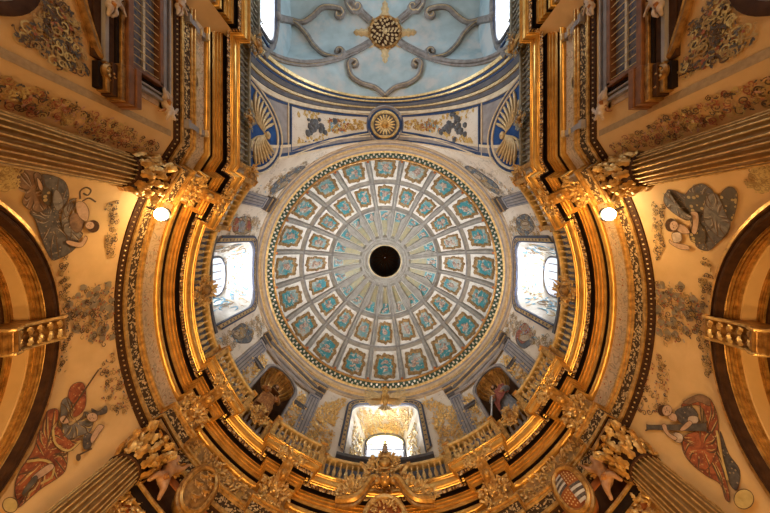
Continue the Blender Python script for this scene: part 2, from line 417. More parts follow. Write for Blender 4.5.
# ------------------------------------------------------------------ camera, world, lights
cam_d = bpy.data.cameras.new('camera'); cam = bpy.data.objects.new('camera', cam_d); C.objects.link(cam)
cam.rotation_euler = (pi, 0, 0); cam_d.sensor_width = 36; cam_d.lens = 36 * F / 770; cam_d.shift_y = -(256.5 - CY) / 770
cam_d.clip_start = .05; cam_d.clip_end = 200
sc = bpy.context.scene; sc.camera = cam
w = bpy.data.worlds.new('sky'); sc.world = w; w.use_nodes = True
w.node_tree.nodes['Background'].inputs[0].default_value = (.80, .90, 1, 1); w.node_tree.nodes['Background'].inputs[1].default_value = 1.3
sc.view_settings.view_transform = 'Standard'; sc.view_settings.look = 'None'; sc.view_settings.gamma = 1
sc.view_settings.exposure = 0.15
def lamp(name, typ, loc, energy, col, size=.3, target=None, sy=None, spread=None):
    d = bpy.data.lights.new(name, typ); d.energy = energy; d.color = col
    if typ == 'AREA':
        d.size = size
        if sy: d.shape = 'RECTANGLE'; d.size_y = sy
        if spread: d.spread = spread
    else: d.shadow_soft_size = size
    o = bpy.data.objects.new(name, d); C.objects.link(o); o.location = loc
    if target is not None:
        o.rotation_euler = (Vector(target) - Vector(loc)).to_track_quat('-Z', 'Y').to_euler()
    return o
WARM = (1, .58, .21); COOL = (.86, .93, 1)
for f in (0, 45, 90, -45, -90):       # unseen warm fill lamps added low round the rotunda
    p = Vector((3.9 * sin(rad(f)), YC + 3.9 * cos(rad(f)), -1.3))
    lamp('added_floor_fill', 'AREA', p, 82, WARM, .7, (p.x * 1.35, (p.y - YC) * 1.35 + YC, 8), spread=rad(120))
for s in (-1, 1):
    lamp('added_floor_fill', 'AREA', (s * 3.0, -4.5, -1.3), 40, WARM, .7, (s * 4.6, -4.5, 8), spread=rad(120))  # added fill for the nave walls, no such lamp is seen
# daylight outside the three drum windows and the nave's upper windows
for f in (0, 90, -90):
    p = Vector((8.6 * sin(rad(f)), YC + 8.6 * cos(rad(f)), 11.7)); q = Vector((0, YC, 20.5))
    lamp('window_daylight', 'AREA', p, 820, (.90, .95, 1), 1.9, q, 2.0, spread=rad(110))
for s in (-1, 1):
    lamp('window_daylight', 'AREA', (s * 6.2, -10.2, 12.6), 620, COOL, 3, (0, -10.2, 15.5), 2.2, spread=rad(120))

# ------------------------------------------------------------------ plan of the lower wall, from the left nave wall round by the bottom to the right
RS = 6.05; HA = 3.7
def pol(r, f): return Vector((r * sin(rad(f)), YC + r * cos(rad(f))))
def arc(r, a, b, step=2.5):
    n = max(1, int(abs(b - a) / step)); return [pol(r, a + (b - a) * i / n) for i in range(n + 1)]
RES = (-120, -60, -30, 30, 60, 120)
def plan():
    p = [Vector((-XN + .32, -15)), Vector((-XN + .32, YA0)), Vector((-XN, YA0)), Vector((-XN, -2.3))]
    prev = None
    for c in RES:
        if prev is not None: p += arc(R, prev + HA, c - HA)
        p += arc(RS, c - HA, c + HA); prev = c
    p += [Vector((XN, -2.3)), Vector((XN, YA0)), Vector((XN - .32, YA0)), Vector((XN - .32, -15))]
    # the first and last ressaut start from the wall radius
    i = next(k for k, q in enumerate(p) if (q - pol(RS, -120 - HA)).length < 1e-6); p.insert(i, pol(R, -120 - HA))
    i = next(k for k, q in enumerate(p) if (q - pol(RS, 120 + HA)).length < 1e-6); p.insert(i + 1, pol(R, 120 + HA))
    return p
PLAN = plan()
def offset(path, d):
    out = []; n = len(path)
    for i, p in enumerate(path):
        ds = []
        if i > 0: ds.append((p - path[i - 1]).normalized())
        if i < n - 1: ds.append((path[i + 1] - p).normalized())
        ns = [Vector((q.y, -q.x)) for q in ds]
        if len(ns) == 1: out.append(p + ns[0] * d); continue
        m = (ns[0] + ns[1])
        if m.length < 1e-6: out.append(p + ns[0] * d); continue
        m.normalize(); k = m.dot(ns[0]); out.append(p + m * (d / max(k, .35)))
    return out
def sweep(path, prof):
    mb = MB(); rows = []
    for d, h in prof: rows.append([Vector((q.x, q.y, h)) for q in offset(path, d)])
    return mb.grid(rows)
def along(path, spacing):
    """points at even spacing along a 2D polyline, with direction"""
    out = []; acc = spacing / 2
    for a, b in zip(path, path[1:]):
        l = (b - a).length; t = (b - a) / l if l > 1e-9 else Vector((1, 0))
        while acc < l: out.append((a + t * acc, t)); acc += spacing
        acc -= l
    return out
def ccw(pts, mb, r, n=6): return mb

# lower walls ---------------------------------------------------------------
def cyl_wall(mb, r, f0, f1, z0, z1, holes=(), step=1.5):
    """holes: (bearing, half width along the wall, lo(s), hi(s))"""
    fs = set([f0, f1]); n = int((f1 - f0) / step)
    for i in range(n + 1): fs.add(f0 + (f1 - f0) * i / n)
    for fc, hw, lo, hi in holes:
        a = deg(hw / r)
        for k in range(-14, 15): fs.add(fc + a * sin(pi / 2 * k / 14))
    fs = sorted(fs); q = lambda f, h: (r * sin(rad(f)), YC + r * cos(rad(f)), h)
    for a, b in zip(fs, fs[1:]):
        if b - a < 1e-7: continue
        m = (a + b) / 2; spans = [(z0, z0, z1, z1)]
        for fc, hw, lo, hi in holes:
            if abs(rad(m - fc)) * r < hw:
                sa, sb = [max(-hw, min(hw, rad(t - fc) * r)) for t in (a, b)]
                spans = [(z0, z0, lo(sa), lo(sb)), (hi(sa), hi(sb), z1, z1)]
        for za, zb, ya, yb in spans:
            if ya - za < 1e-6 and yb - zb < 1e-6: continue
            mb.add([q(a, za), q(b, zb), q(b, yb), q(a, ya)], [(0, 1, 2, 3)])
    return mb
A0, AR = 3.05, 2.80      # side arches: centre height and outer radius
arch_hole = lambda f: (f, AR - .02, lambda s: -1.5, lambda s: A0 + sqrt(max(0, (AR - .02) ** 2 - s * s)))
mb = MB(); cyl_wall(mb, R, -125, 125, -1.5, 7.2, [arch_hole(-90), arch_hole(90)]); struct('wall_rotunda', mb, MT['plaster'])
mb = MB(); cyl_wall(mb, 9.0, -150, 150, -1.5, 9.2); struct('light_block_shell', mb, MT['plaster'])  # unseen shell added to keep world light out of the gaps below
for s, nm in ((-1, 'wall_left'), (1, 'wall_right')):
    mb = MB()
    def quad(x0, y0, x1, y1, z0=-1.5, z1=7.2): mb.add([(s * x0, y0, z0), (s * x1, y1, z0), (s * x1, y1, z1), (s * x0, y0, z1)], [(0, 1, 2, 3)])
    quad(XN - .32, -15, XN - .32, YA0); quad(XN - .32, YA0, XN, YA0); quad(XN, YA0, XN, -2.3); quad(XN, -2.3, 5.33, -1.79)
    struct(nm, mb, MT['plaster'])
mb = MB(); mb.box((0, -3, -1.6), (18, 26, .2)); struct('floor', mb, MT['floor'])

# entablature ----------------------------------------------------------------
arch_t = struct('trim_1', sweep(PLAN, [(-.25, 7.08), (.03, 7.08), (.03, 7.24), (.05, 7.25), (.05, 7.27)]), MT['brown'])
struct('fillet', sweep(PLAN, [(.05, 7.26), (.085, 7.265), (.09, 7.29), (.085, 7.315), (.06, 7.32), (.075, 7.34), (.075, 7.36), (.05, 7.38)]), MT['gold'], arch_t)
struct('fret_band', sweep(PLAN, [(.05, 7.37), (.06, 7.38), (.06, 7.61), (.055, 7.62)]), MT['fret'], arch_t)
struct('cap_molding', sweep(PLAN, [(.05, 7.61), (.09, 7.62), (.10, 7.65), (.09, 7.68), (.13, 7.69), (.14, 7.72), (.13, 7.75), (.0, 7.76)]), MT['gold'], arch_t)
mb = MB()
for p, t in along(offset(PLAN, .04), .12): mb.ell((p.x, p.y, 7.16), .02, 6, 4)
struct('bead_row', mb, MT['gold_pale'], arch_t)
iL = [k for k, q in enumerate(PLAN) if (q - pol(R, -60 + HA)).length < .4][-1]
i0 = min(range(len(PLAN)), key=lambda k: (PLAN[k] - pol(R, -60 - HA)).length); i1 = min(range(len(PLAN)), key=lambda k: (PLAN[k] - pol(R, 60 + HA)).length)
FZ = [(0, 7.75), (0, 8.30)]
frieze = struct('trim_2', sweep(PLAN[:i0 + 1], FZ), MT['plaster_frieze'])
struct('frieze_panel', sweep(PLAN[i1:], FZ), MT['plaster_frieze'], frieze)
struct('gilt_frieze_panel', sweep(PLAN[i0:i1 + 1], FZ), MT['frieze_gold'], frieze)
corn = struct('trim_3', sweep(PLAN, [(0, 8.28), (.05, 8.28), (.09, 8.30), (.12, 8.34), (.12, 8.38), (.09, 8.41), (.02, 8.42)]), MT['gold_trim'])
struct('painted_shade_groove', sweep(PLAN, [(.02, 8.41), (.0, 8.49), (.12, 8.52)]), MT['dark'], corn)  # black shade between the cornice bands put into the colour
pr = [(.10, 8.51), (.12, 8.51)]
for k in range(3): b = .12 + k * .05; z = 8.52 + k * .07; pr += [(b + .004, z), (b + .026, z + .004), (b + .030, z + .02), (b + .030, z + .075), (b + .048, z + .075), (b + .050, z + .07)]
struct('ribbed_cove', sweep(PLAN, pr), MT['gold_trim'], corn)
struct('painted_shade_soffit', sweep(PLAN, [(.27, 8.73), (.285, 8.74), (.29, 8.93), (.385, 8.93), (.395, 8.76)]), MT['dark'], corn)  # shade of the undercut painted dark, on top of the modelled recess
struct('egg_band', sweep(PLAN, [(.395, 8.75), (.41, 8.755), (.425, 8.80), (.425, 8.88)]), MT['egg'], corn)
struct('crown_molding', sweep(PLAN, [(.425, 8.87), (.445, 8.88), (.45, 8.91), (.47, 8.915), (.50, 8.94), (.525, 8.98), (.535, 9.03), (.535, 9.06), (.56, 9.07), (.56, 9.11), (.58, 9.12), (.58, 9.16), (.54, 9.18), (-.3, 9.18)]), MT['gold_trim'], corn)
mb = MB()
for p, t in along(offset(PLAN, .42), .085): mb.ell((p.x, p.y, 8.80), (.028, .028, .04), 5, 4)
struct('egg_row', mb, MT['gold'], corn)
# gallery floor behind the balustrade, then the drum -------------------------
mb = MB(); mb.grid([[Vector((*pol(6.2, f), 9.16)) for f in range(-124, 125, 4)], [Vector((*pol(6.9, f), 9.16)) for f in range(-124, 125, 4)]])
struct('trim_4', mb, MT['grey'])

# drum ------------------------------------------------------------------------
XA, ZA = 4.63, 4.85       # transverse arch: half span and rise above z = 10
def arch_z(x): return 10 + ZA * sqrt(max(0, 1 - (x / XA) ** 2))
WHW, WTOP = 1.5, 14.3
def win_hi(s):
    a = abs(s) / WHW; r = .62; e = WHW - abs(s)
    y = 0 if e > r else r - sqrt(max(0, r * r - (r - e) ** 2))
    return WTOP - y - .12 * a * a
WSILL = 10.85
win_hole = lambda f: (f, WHW, lambda s: WSILL, win_hi)
NHW, NTOP = .78, 13.55
nich = lambda f: (f, NHW, lambda s: 10.0, lambda s: NTOP - NHW + sqrt(max(0, NHW ** 2 - s * s)))
fa = deg(math.asin(XA / R))      # the arch cuts the drum above this bearing from the top
mb = MB(); cyl_wall(mb, R, -180 + fa, 180 - fa, 9.1, 15.0, [win_hole(-90), win_hole(0), win_hole(90), nich(-45), nich(45)])
n = 48
for k in range(n):
    a, b = -fa + 2 * fa * k / n, -fa + 2 * fa * (k + 1) / n; q = []
    for f in (a, b):
        x = R * sin(rad(f)); y = YC - R * cos(rad(f)); q.append((x, y, arch_z(x)))
    if min(q[0][2], q[1][2]) < 15.0:
        mb.add([q[0], q[1], (q[1][0], q[1][1], 15.0), (q[0][0], q[0][1], 15.0)], [(0, 1, 2, 3)])
wd = struct('wall_drum', mb, MT['drum'])
mb = MB()
for a_, b_ in ((-124, -51), (-39, 39), (51, 124)): mb.grid([[Vector((*pol(R - .012, a_ + (b_ - a_) * i / 40), h)) for i in range(41)] for h in (9.17, 10.66)])
struct('dado', mb, MT['grey_dark'], wd)
# dome ring
def ring(prof, mat, name, parent=None, n=120):
    mb = MB(); mb.grid([[(r * sin(2 * pi * k / n), YC + r * cos(2 * pi * k / n), z) for k in range(n)] for r, z in prof], True)
    return struct(name, mb, mat, parent)
dr = ring([(6.45, 14.62), (6.36, 14.62), (6.34, 14.66), (6.34, 14.72), (6.30, 14.73)], MT['tan'], 'trim_5')
ring([(6.32, 14.72), (6.28, 14.73), (6.25, 14.77), (6.25, 14.80)], MT['grey'], 'ring_band', dr)
ring([(6.25, 14.79), (6.21, 14.80), (6.19, 14.83), (6.19, 14.86), (6.15, 14.87)], MT['gold_soft'], 'ring_band', dr)
ring([(6.16, 14.86), (6.10, 14.88), (6.07, 14.92), (6.07, 14.96)], MT['tan'], 'ring_band', dr)
ring([(6.07, 14.95), (6.04, 14.96), (6.02, 15.0), (6.02, 15.03)], MT['grey'], 'ring_band', dr)
ring([(6.03, 15.02), (5.98, 15.03), (5.95, 15.07), (5.94, 15.12), (5.98, 15.16)], MT['gold_pale'], 'ring_band', dr)
gb = ring([(5.98, 15.15), (5.93, 15.17), (5.74, 15.26), (5.72, 15.28)], flat('green_band', (.06, .11, .08), (.03, .06, .05), 8, .5), 'leaf_band', dr)
mb = MB()
for k in range(132):
    f = 2 * pi * k / 132
    for q, (r, z) in enumerate(((5.90, 15.165), (5.80, 15.21))):
        g = f + q * pi / 132
        M = Matrix.Translation((r * sin(g), YC + r * cos(g), z)) @ Matrix.Rotation(-g, 4, 'Z')
        mb.ell((0, 0, 0), (.055, .075, .045), 6, 4, M)
struct('leaf_row', mb, MT['white'], gb)
ring([(5.74, 15.26), (5.70, 15.25), (5.66, 15.27), (5.64, 15.31)], MT['gold_old'], 'ring_band', dr)
# ------------------------------------------------------------------ coffered dome
def dpt(th, f, r=RD): return Vector((r * cos(th) * sin(f), YC + r * cos(th) * cos(f), HD + r * sin(th)))
NB = 20; STEP = 2 * pi / NB; OFF = pi     # one column of coffers points at the arch
rows = [(rad(2.2), rad(29.1)), (rad(30.5), rad(51.2)), (rad(52.4), rad(73.2))]
mb = MB(); rc = .16
edges = [rad(1.0), rad(29.8), rad(51.8), rad(74.4)]
def cellpts(t0, t1, f0, f1, r, nt=4, nf=4):
    """boundary loop of a cell, ordered"""
    out = []
    for i in range(nf): out.append(dpt(t0, f0 + (f1 - f0) * i / nf, r))
    for i in range(nt): out.append(dpt(t0 + (t1 - t0) * i / nt, f1, r))
    for i in range(nf): out.append(dpt(t1, f1 + (f0 - f1) * i / nf, r))
    for i in range(nt): out.append(dpt(t1 + (t0 - t1) * i / nt, f0, r))
    return out
def trap(t0, t1, fc, hw0, hw1, r, nt=4, nf=4):
    out = []
    for i in range(nf): out.append(dpt(t0, fc - hw0 + 2 * hw0 * i / nf, r))
    for i in range(nt): q = i / nt; out.append(dpt(t0 + (t1 - t0) * q, fc + hw0 + (hw1 - hw0) * q, r))
    for i in range(nf): out.append(dpt(t1, fc + hw1 - 2 * hw1 * i / nf, r))
    for i in range(nt): q = i / nt; out.append(dpt(t1 + (t0 - t1) * q, fc - hw1 + (hw1 - hw0) * -q, r))
    return out
def loopstrip(m, loops):
    n = len(loops[0])
    m.grid(loops, True)
HWS = [(.143, .140), (.140, .133), (.128, .085)]
cells = []
for b in range(NB):
    fc = OFF + b * STEP
    for k, (t0, t1) in enumerate(rows):
        A = cellpts(edges[k], edges[k + 1], fc - STEP / 2, fc + STEP / 2, RD)
        h0, h1 = HWS[k]
        B = trap(t0, t1, fc, h0, h1, RD); D = trap(t0 + .02, t1 - .02, fc, h0 - .012, h1 - .012, RD + rc)
        loopstrip(mb, [A, B, D]); cells.append((k, fc, t0, t1, h0, h1))
# crown rings round the eye
n = 80; pr = [(rad(74.4), RD), (rad(74.8), RD - .05), (rad(75.5), RD - .05), (rad(75.9), RD + .02), (rad(76.7), RD + .02), (rad(77.1), RD - .06), (rad(78.2), RD - .07), (rad(78.7), RD + .02)]
mb.grid([[dpt(t, 2 * pi * j / n, r) for j in range(n)] for t, r in pr], True)
dome = struct('ceiling', mb, MT['coffer'])
dome['label'] = 'coffered hemispherical dome'
# raised double fillets on the ribs, three bands of ring
mb = MB()
for b in range(NB):
    f = OFF + (b + .5) * STEP
    for o in (-1, 1):
        mb.tube([dpt(rad(2 + 72.4 * i / 20), f + o * .012 / max(.25, cos(rad(2 + 72.4 * i / 20))) * (1 if i < 14 else .8), RD - .01) for i in range(21)], .022, 4)
for t in (29.4, 30.1, 51.4, 52.1):
    mb.tube([dpt(rad(t), 2 * pi * j / 100, RD - .01) for j in range(100)], .025, 4, True)
struct('rib_fillet', mb, MT['rib'], dome)
mb = MB()
for b in range(NB):
    f = OFF + (b + .5) * STEP
    for t in (1.6,): mb.ell(dpt(rad(t), f, RD - .06), .07, 6, 4)
struct('rib_boss', mb, MT['rust'], dome)
def cellmap(fc, t0, t1, h0, h1, r):
    """(u,v) in [-1,1]^2 over the coffer bed -> world"""
    def fn(u, v, z):
        q = (v + 1) / 2; t = t0 + (t1 - t0) * q; h = h0 + (h1 - h0) * q
        return dpt(t, fc + u * h, r - z)
    return fn
rng = random.Random(3)
for k, fc, t0, t1, h0, h1 in cells:
    t0 += .02; t1 -= .02; h0 -= .012; h1 -= .012
    fn = cellmap(fc, t0, t1, h0, h1, RD + rc)
    m = MB(); m.grid([[fn(-1 + u / 2, -1 + v / 2, 0) for u in range(5)] for v in range(5)])
    if k == 2:
        bed = struct('coffer', m, MT['teal_gold'], dome)
        m = MB(); m.grid([[fn(-.78 + 1.56 * u / 4, -.95 + .75 * v / 4, .02) for u in range(5)] for v in range(5)]); struct('painted_panel', m, MT['teal'], bed)
        m = MB()
        for i in range(7): m.add([], []); m.ell(fn(rng.uniform(-.4, .4), rng.uniform(-.8, -.3), .03), rng.uniform(.05, .11), 6, 4)
        struct('painted_figure', m, MT['figure_paint'], bed)
        m = MB()
        for o in (-1, 1): m.tube([fn(o * .93, -1 + 2 * i / 6, .02) for i in range(7)], .022, 4)
        m.tube([fn(-.93 + 1.86 * i / 6, -.97, .02) for i in range(7)], .022, 4)
        struct('white_fillet', m, MT['white'], bed)
        continue
    bed = struct('coffer', m, MT['white'], dome)
    # gilt frame with lobed outline and a teal painting within it
    lob = []
    NL = 48
    for i in range(NL):
        a = 2 * pi * i / NL; rr = 1 / max(abs(cos(a)), abs(sin(a))); rr = rr * .42 + .42 + .05 * cos(8 * a) + .05 * sin(12 * a + b)
        lob.append((cos(a) * rr * .97, sin(a) * rr * .98))
    q = 1.0
    m = MB(); m.grid([[fn(x * q, y * q, .0) for x, y in lob], [fn(x * q, y * q, .06) for x, y in lob], [fn(x * .82, y * .82, .08) for x, y in lob], [fn(x * .70, y * .70, .03) for x, y in lob]], True)
    for i in range(0, NL, 2):
        x, y = lob[i]; m.ell(fn(x * .93, y * .93, .07), (.055, .055, .05), 5, 3)
    fr = struct('gilt_frame', m, MT['coffer_gold'], bed)
    m = MB(); m.grid([[fn(x * .73, y * .73, .03) for x, y in lob], [fn(x * .4, y * .4, .03) for x, y in lob], [fn(x * .02, y * .02, .03) for x, y in lob]], True)
    struct('painted_panel', m, MT['teal'], fr)
    m = MB()
    for i in range(9):
        a = rng.uniform(0, 6.28); d = rng.uniform(0, .36); m.ell(fn(cos(a) * d * .8, sin(a) * d, .04), (rng.uniform(.06, .15), rng.uniform(.06, .15), .07), 6, 4)
    struct('relief_figure', m, MT['figure_paint'], fr)
# lantern above the eye
re = RD * cos(rad(78.7)); ze = HD + RD * sin(rad(78.7))
mb = MB(); n = 40
mb.grid([[(r * sin(2 * pi * j / n), YC + r * cos(2 * pi * j / n), z) for j in range(n)] for r, z in ((re + .02, ze), (re + .1, ze + .2), (re + .1, ze + 2.6), (re * .75, ze + 3.2), (re * .3, ze + 3.5), (.02, ze + 3.55))], True)
lan = struct('lantern', mb, MT['lantern'], dome)
mb = MB()
for j in range(16):
    a = 2 * pi * j / 16
    mb.tube([((re + .06) * sin(a), YC + (re + .06) * cos(a), ze + .25), ((re + .06) * sin(a), YC + (re + .06) * cos(a), ze + 2.6), (re * .7 * sin(a), YC + re * .7 * cos(a), ze + 3.2), (.05 * sin(a), YC + .05 * cos(a), ze + 3.5)], .035, 4)
struct('lantern_rib', mb, MT['brown'], lan)
mb = MB(); mb.tube([((re + .02) * sin(2 * pi * j / 48), YC + (re + .02) * cos(2 * pi * j / 48), ze - .02) for j in range(48)], .05, 6, True)
struct('eye_rim', mb, MT['gold_soft'], dome)

# ------------------------------------------------------------------ transverse arch between rotunda and nave
def soff(t, v, z=0.):
    """t: angle along the arch (0 right spring .. pi left), v: 0 at the rotunda edge .. 1 at the nave edge"""
    x = XA * cos(t); h = 10 + ZA * sin(t)
    y0 = YC - sqrt(R * R - x * x); y = y0 + (YA1 - y0) * v
    nx, nz = cos(t) / XA, sin(t) / ZA; l = math.hypot(nx, nz)
    return Vector((x - nx / l * z, y, h - nz / l * z))
def strip(v0, v1, z0=0., z1=0., n=64, a=0, b=pi, prof=None):
    mb = MB(); prof = prof or [(v0, z0), (v1, z1)]
    mb.grid([[soff(a + (b - a) * i / n, v, z) for i in range(n + 1)] for v, z in prof]); return mb
ar = struct('ceiling.001', strip(0, 1), MT['grey'])
ar['label'] = 'grey and blue arch soffit between dome and nave vault'
def band(v0, v1, mat, z=.03, name='arch_band'):
    struct(name, strip(0, 0, prof=[(v0, 0), (v0, z), (v1, z), (v1, 0)]), mat, ar)
band(.0, .025, MT['cream']); band(.025, .06, MT['blue']); band(.06, .12, MT['grey'], .05); band(.12, .15, MT['cream'], .06); band(.15, .175, MT['blue'], .02)
band(.60, .625, MT['blue'], .02); band(.63, .68, MT['cream'], .05); band(.69, .735, MT['grey_dark'], .04); band(.75, .78, MT['gold_soft'], .06); band(.79, .85, MT['grey_dark'], .05)
band(.86, .88, MT['blue'], .03); band(.89, .915, MT['gold_pale'], .07); band(.925, .955, MT['blue'], .04); band(.96, 1.0, MT['gold_pale'], .07)
# two painted panels
for s in (-1, 1):
    tc = pi / 2 - s * rad(34.5); hw = rad(24)
    def pf(u, v, z=0.): return soff(tc - s * u * hw, .40 - .06 * (u + 1) / 2 + v * (.17 + .10 * (u + 1) / 2), z)
    m = MB(); m.grid([[pf(-1 + 2 * i / 10, -1 + 2 * j / 4, .02) for i in range(11)] for j in range(5)])
    pn = struct('painted_soffit_panel', m, MT['soffit'], ar)
    m = MB(); loop = [(-1 + 2 * i / 10, -1) for i in range(10)] + [(1, -1 + 2 * j / 4) for j in range(4)] + [(1 - 2 * i / 10, 1) for i in range(10)] + [(-1, 1 - 2 * j / 4) for j in range(4)]
    m.tube([pf(u, v, .03) for u, v in loop], .045, 5, True); struct('panel_frame', m, MT['blue'], pn)
    m = MB(); m.tube([pf(u * 1.07, v * 1.22, .03) for u, v in loop], .03, 5, True); struct('panel_frame', m, MT['cream'], pn)
    rg = random.Random(21 + s)
    m = MB()
    for i in range(26): u, v = rg.gauss(.30, .15), rg.gauss(0, .32); m.ell(pf(u, v, .02), (rg.uniform(.08, .19),) * 2 + (.08,), 7, 4)
    struct('painted_cloud', m, MT['cloud'], pn)
    for mt, nn, (lo, hi) in (('p_yellow', 90, (-.95, .85)), ('p_red', 16, (-.55, .0)), ('p_sky', 12, (-.4, .0)), ('p_ochre', 40, (-.95, -.1))):
        m = MB()
        for i in range(nn):
            u = rg.uniform(lo, hi); wv = .75 if u > .05 else .55
            v = rg.uniform(-wv, wv)
            if mt == 'p_yellow' and u > .12: v = rg.choice((-1, 1)) * rg.uniform(.5, .95)
            a = rg.uniform(0, 6.28); w_ = .07
            m.tube([pf(u + .035 * cos(a + q * 1.3) * (1 - q * .2), v + .16 * sin(a + q * 1.3) * (1 - q * .2), .03) for q in range(5)], [.02, .035, .035, .025, .01], 4)
        struct('painted_scroll', m, MT[mt], pn)
# medallion at the crown of the arch
cM = Matrix(((1, 0, 0, 0), (0, 1, 0, soff(pi / 2, .375).y), (0, 0, -1, 10 + ZA), (0, 0, 0, 1)))
med = thing('crown_medallion', 'round gilt rosette medallion at the crown of the blue-grey arch', 'medallion', cM)
m = MB(); m.lathe([(.98, -.02), (.98, .08), (.90, .14), (.84, .10), (.80, .08)], 40); m.build('rim', MT['grey'], med)
m = MB(); m.lathe([(.82, .08), (.78, .14), (.72, .14), (.70, .08)], 40); m.build('blue_ring', MT['blue'], med)
m = MB(); m.lathe([(.71, .08), (.68, .17), (.62, .18), (.58, .10), (.56, .06)], 40); m.build('gold_ring', MT['gold_pale'], med)
m = MB(); m.lathe([(.57, .06), (.3, .05), (.01, .05)], 32); m.build('field', MT['grey_dark'], med)
m = MB()
for i in range(18): m.leaf((.16 * cos(2 * pi * i / 18), .16 * sin(2 * pi * i / 18)), 2 * pi * i / 18, .36, .10, .15, .06)
m.build('petal', MT['gold_pale'], med)
m = MB(); m.ell((0, 0, .08), (.17, .17, .1), 12, 6); m.build('rosette', MT['gold'], med)
# shells at the springings of the arch
for s in (-1, 1):
    # built flat: x along the nave, y up the arch; then laid on the soffit
    def lay(x, y, z, s=s):
        t = y / 4.7 + .02
        t = t if s > 0 else pi - t
        yy = -3.78 - x
        xx = XA * cos(t); y0 = YC - sqrt(R * R - xx * xx); return soff(t, (yy - y0) / (YA1 - y0), z)
    HWs, HTs = 1.42, 1.72
    m = MB(); rim = [(HWs * cos(pi * i / 24), HTs * sin(pi * i / 24)) for i in range(25)]
    m.grid([[(x * k, y * k, .03) for x, y in rim] for k in (1, .66, .33, .01)]); m.map(lay)
    sh = m.top('shell_niche', 'gilt scallop shell on a blue ground at the %s foot of the arch' % ('left' if s < 0 else 'right'), 'shell', MT['blue_deep'], 'shells at the feet of the arch')
    m = MB()
    for k, rr in ((1.03, .05), (1.16, .04)): m.tube([(x * k, y * k, .05) for x, y in rim], rr, 5)
    m.map(lay); m.build('shell_rim', MT['cream'], sh, world=True)
    m = MB(); m.tube([(x * 1.09, y * 1.09, .03) for x, y in rim], .055, 5); m.map(lay); m.build('rim_groove', MT['blue'], sh, world=True)
    hy = HTs * .66
    for o in (-1, 1):
        for k_ in range(8):
            a = rad(6 + 8.5 * k_) if k_ else rad(3); tx, ty = o * HWs * .94 * cos(a), HTs * .94 * sin(a)
            if k_ == 0: tx *= .62; ty = .05
            bx_, by_ = o * (.04 + .05 * (7 - k_)), max(.04, ty * .55 - .15)
            m = MB(); pts = []; rr = []
            for q in range(10):
                g = q / 9; pts.append(((1 - g) * 2 * g * bx_ + g * g * tx, (1 - g) ** 2 * hy + 2 * g * (1 - g) * by_ + g * g * ty, .03 + .07 * g)); rr.append(.018 + .052 * g if q < 9 else .03)
            m.tube(pts, rr, 6); m.map(lay); m.build('rib', MT['gold_soft'], sh, world=True)
    m = MB(); m.ell((0, HTs * .68, .06), (.16, .13, .10), 8, 5); m.map(lay); m.build('hinge', MT['gold_soft'], sh, world=True)

# ------------------------------------------------------------------ nave vault
YV, HV = -10.3, 3.45
def vz(x, y):
    u = min(1, abs(x) / XA); v = min(1, abs(y - YV) / HV)
    return max(10 + ZA * sqrt(1 - u * u), 10 + ZA * sqrt(1 - v * v)) + .35 * (1 - max(u * u, v * v))
n = 44
mb = MB(); mb.grid([[Vector((XA * sin(pi / 2 * (-1 + 2 * i / n)), YV + HV * sin(pi / 2 * (-1 + 2 * j / n)), 0)) for i in range(n + 1)] for j in range(n + 1)])
mb.v = [Vector((p.x, p.y, vz(p.x, p.y))) for p in mb.v]
vault = struct('ceiling.002', mb, MT['vault']); vault['label'] = 'pale blue rib vault over the nave'
def vpx(px, py, z=0.):
    h = 9.0
    while h < 16:
        x, y = (px - CX) / F * h, (py - CY) / F * h
        if abs(x) >= XA or h >= vz(x, max(YV - HV, min(YV + HV, y))): break
        h += .01
    return Vector(((px - CX) / F * h, (py - CY) / F * h, h - z))
def on_vault(x, y, z=.06): return Vector((x, y, vz(x, y) - z))
for sx in (-1, 1):
    for sy in (-1, 1):
        pts = [on_vault(sx * XA * sin(pi / 2 * (.10 + .88 * i / 16)), YV + sy * HV * sin(pi / 2 * (.10 + .88 * i / 16))) for i in range(17)]
        for off, r_, mt in ((0, .10, 'rib'), (.13, .06, 'rib'), (-.13, .06, 'rib'), (.065, .035, 'gold_soft')):
            m = MB(); q = []
            for i, p in enumerate(pts):
                t = pts[min(16, i + 1)] - pts[max(0, i - 1)]; nn = Vector((t.y, -t.x, 0)).normalized(); a = p + nn * off
                a.x = max(-XA, min(XA, a.x)); a.z = vz(a.x, a.y) - .05; q.append(a)
            m.tube(q, r_, 6); struct('diagonal_rib', m, MT[mt], vault)
def vrib(pxs, r_=.13, name='scroll_rib'):
    for s in (-1, 1):
        pts = [vpx(CX + s * (x - CX), y, .07) for x, y in smooth_open([(a, b) for a, b in pxs], 6)]
        m = MB(); m.tube(pts, r_, 6); o = struct(name, m, MT['rib'], vault)
        m = MB(); m.tube([p - Vector((0, 0, .09)) for p in pts], r_ * .35, 4); struct('rib_fillet', m, MT['gold_soft'], o)
def spiral(cx, cy, r, a0, turns, hand, n=14): return [(cx + r * (1 - .75 * i / n) * cos(a0 + hand * turns * 2 * pi * i / n), cy + r * (1 - .75 * i / n) * sin(a0 + hand * turns * 2 * pi * i / n)) for i in range(n + 1)]
vrib([(278, 18), (292, 21), (303, 23), (313, 17), (322, 9), (332, 8), (341, 10)] + spiral(339, 15, 5.5, -1.2, .8, 1))
vrib([(278, 20), (295, 24), (306, 34), (314, 46), (324, 55), (335, 58)] + spiral(339, 53, 5.5, 1.2, .8, -1))
vrib([(385, 96), (375, 88), (362, 84), (352, 77), (349, 68)] + spiral(354, 65, 5.5, 3.0, .8, 1))
vrib([(349, -6), (347, 4), (352, 12)] + spiral(357, 8, 5, 2.2, .8, -1))
vrib([(276, -12), (278, 0), (278, 17), (276, 35), (273, 46), (264, 58)], .13, 'wall_rib')
m = MB()
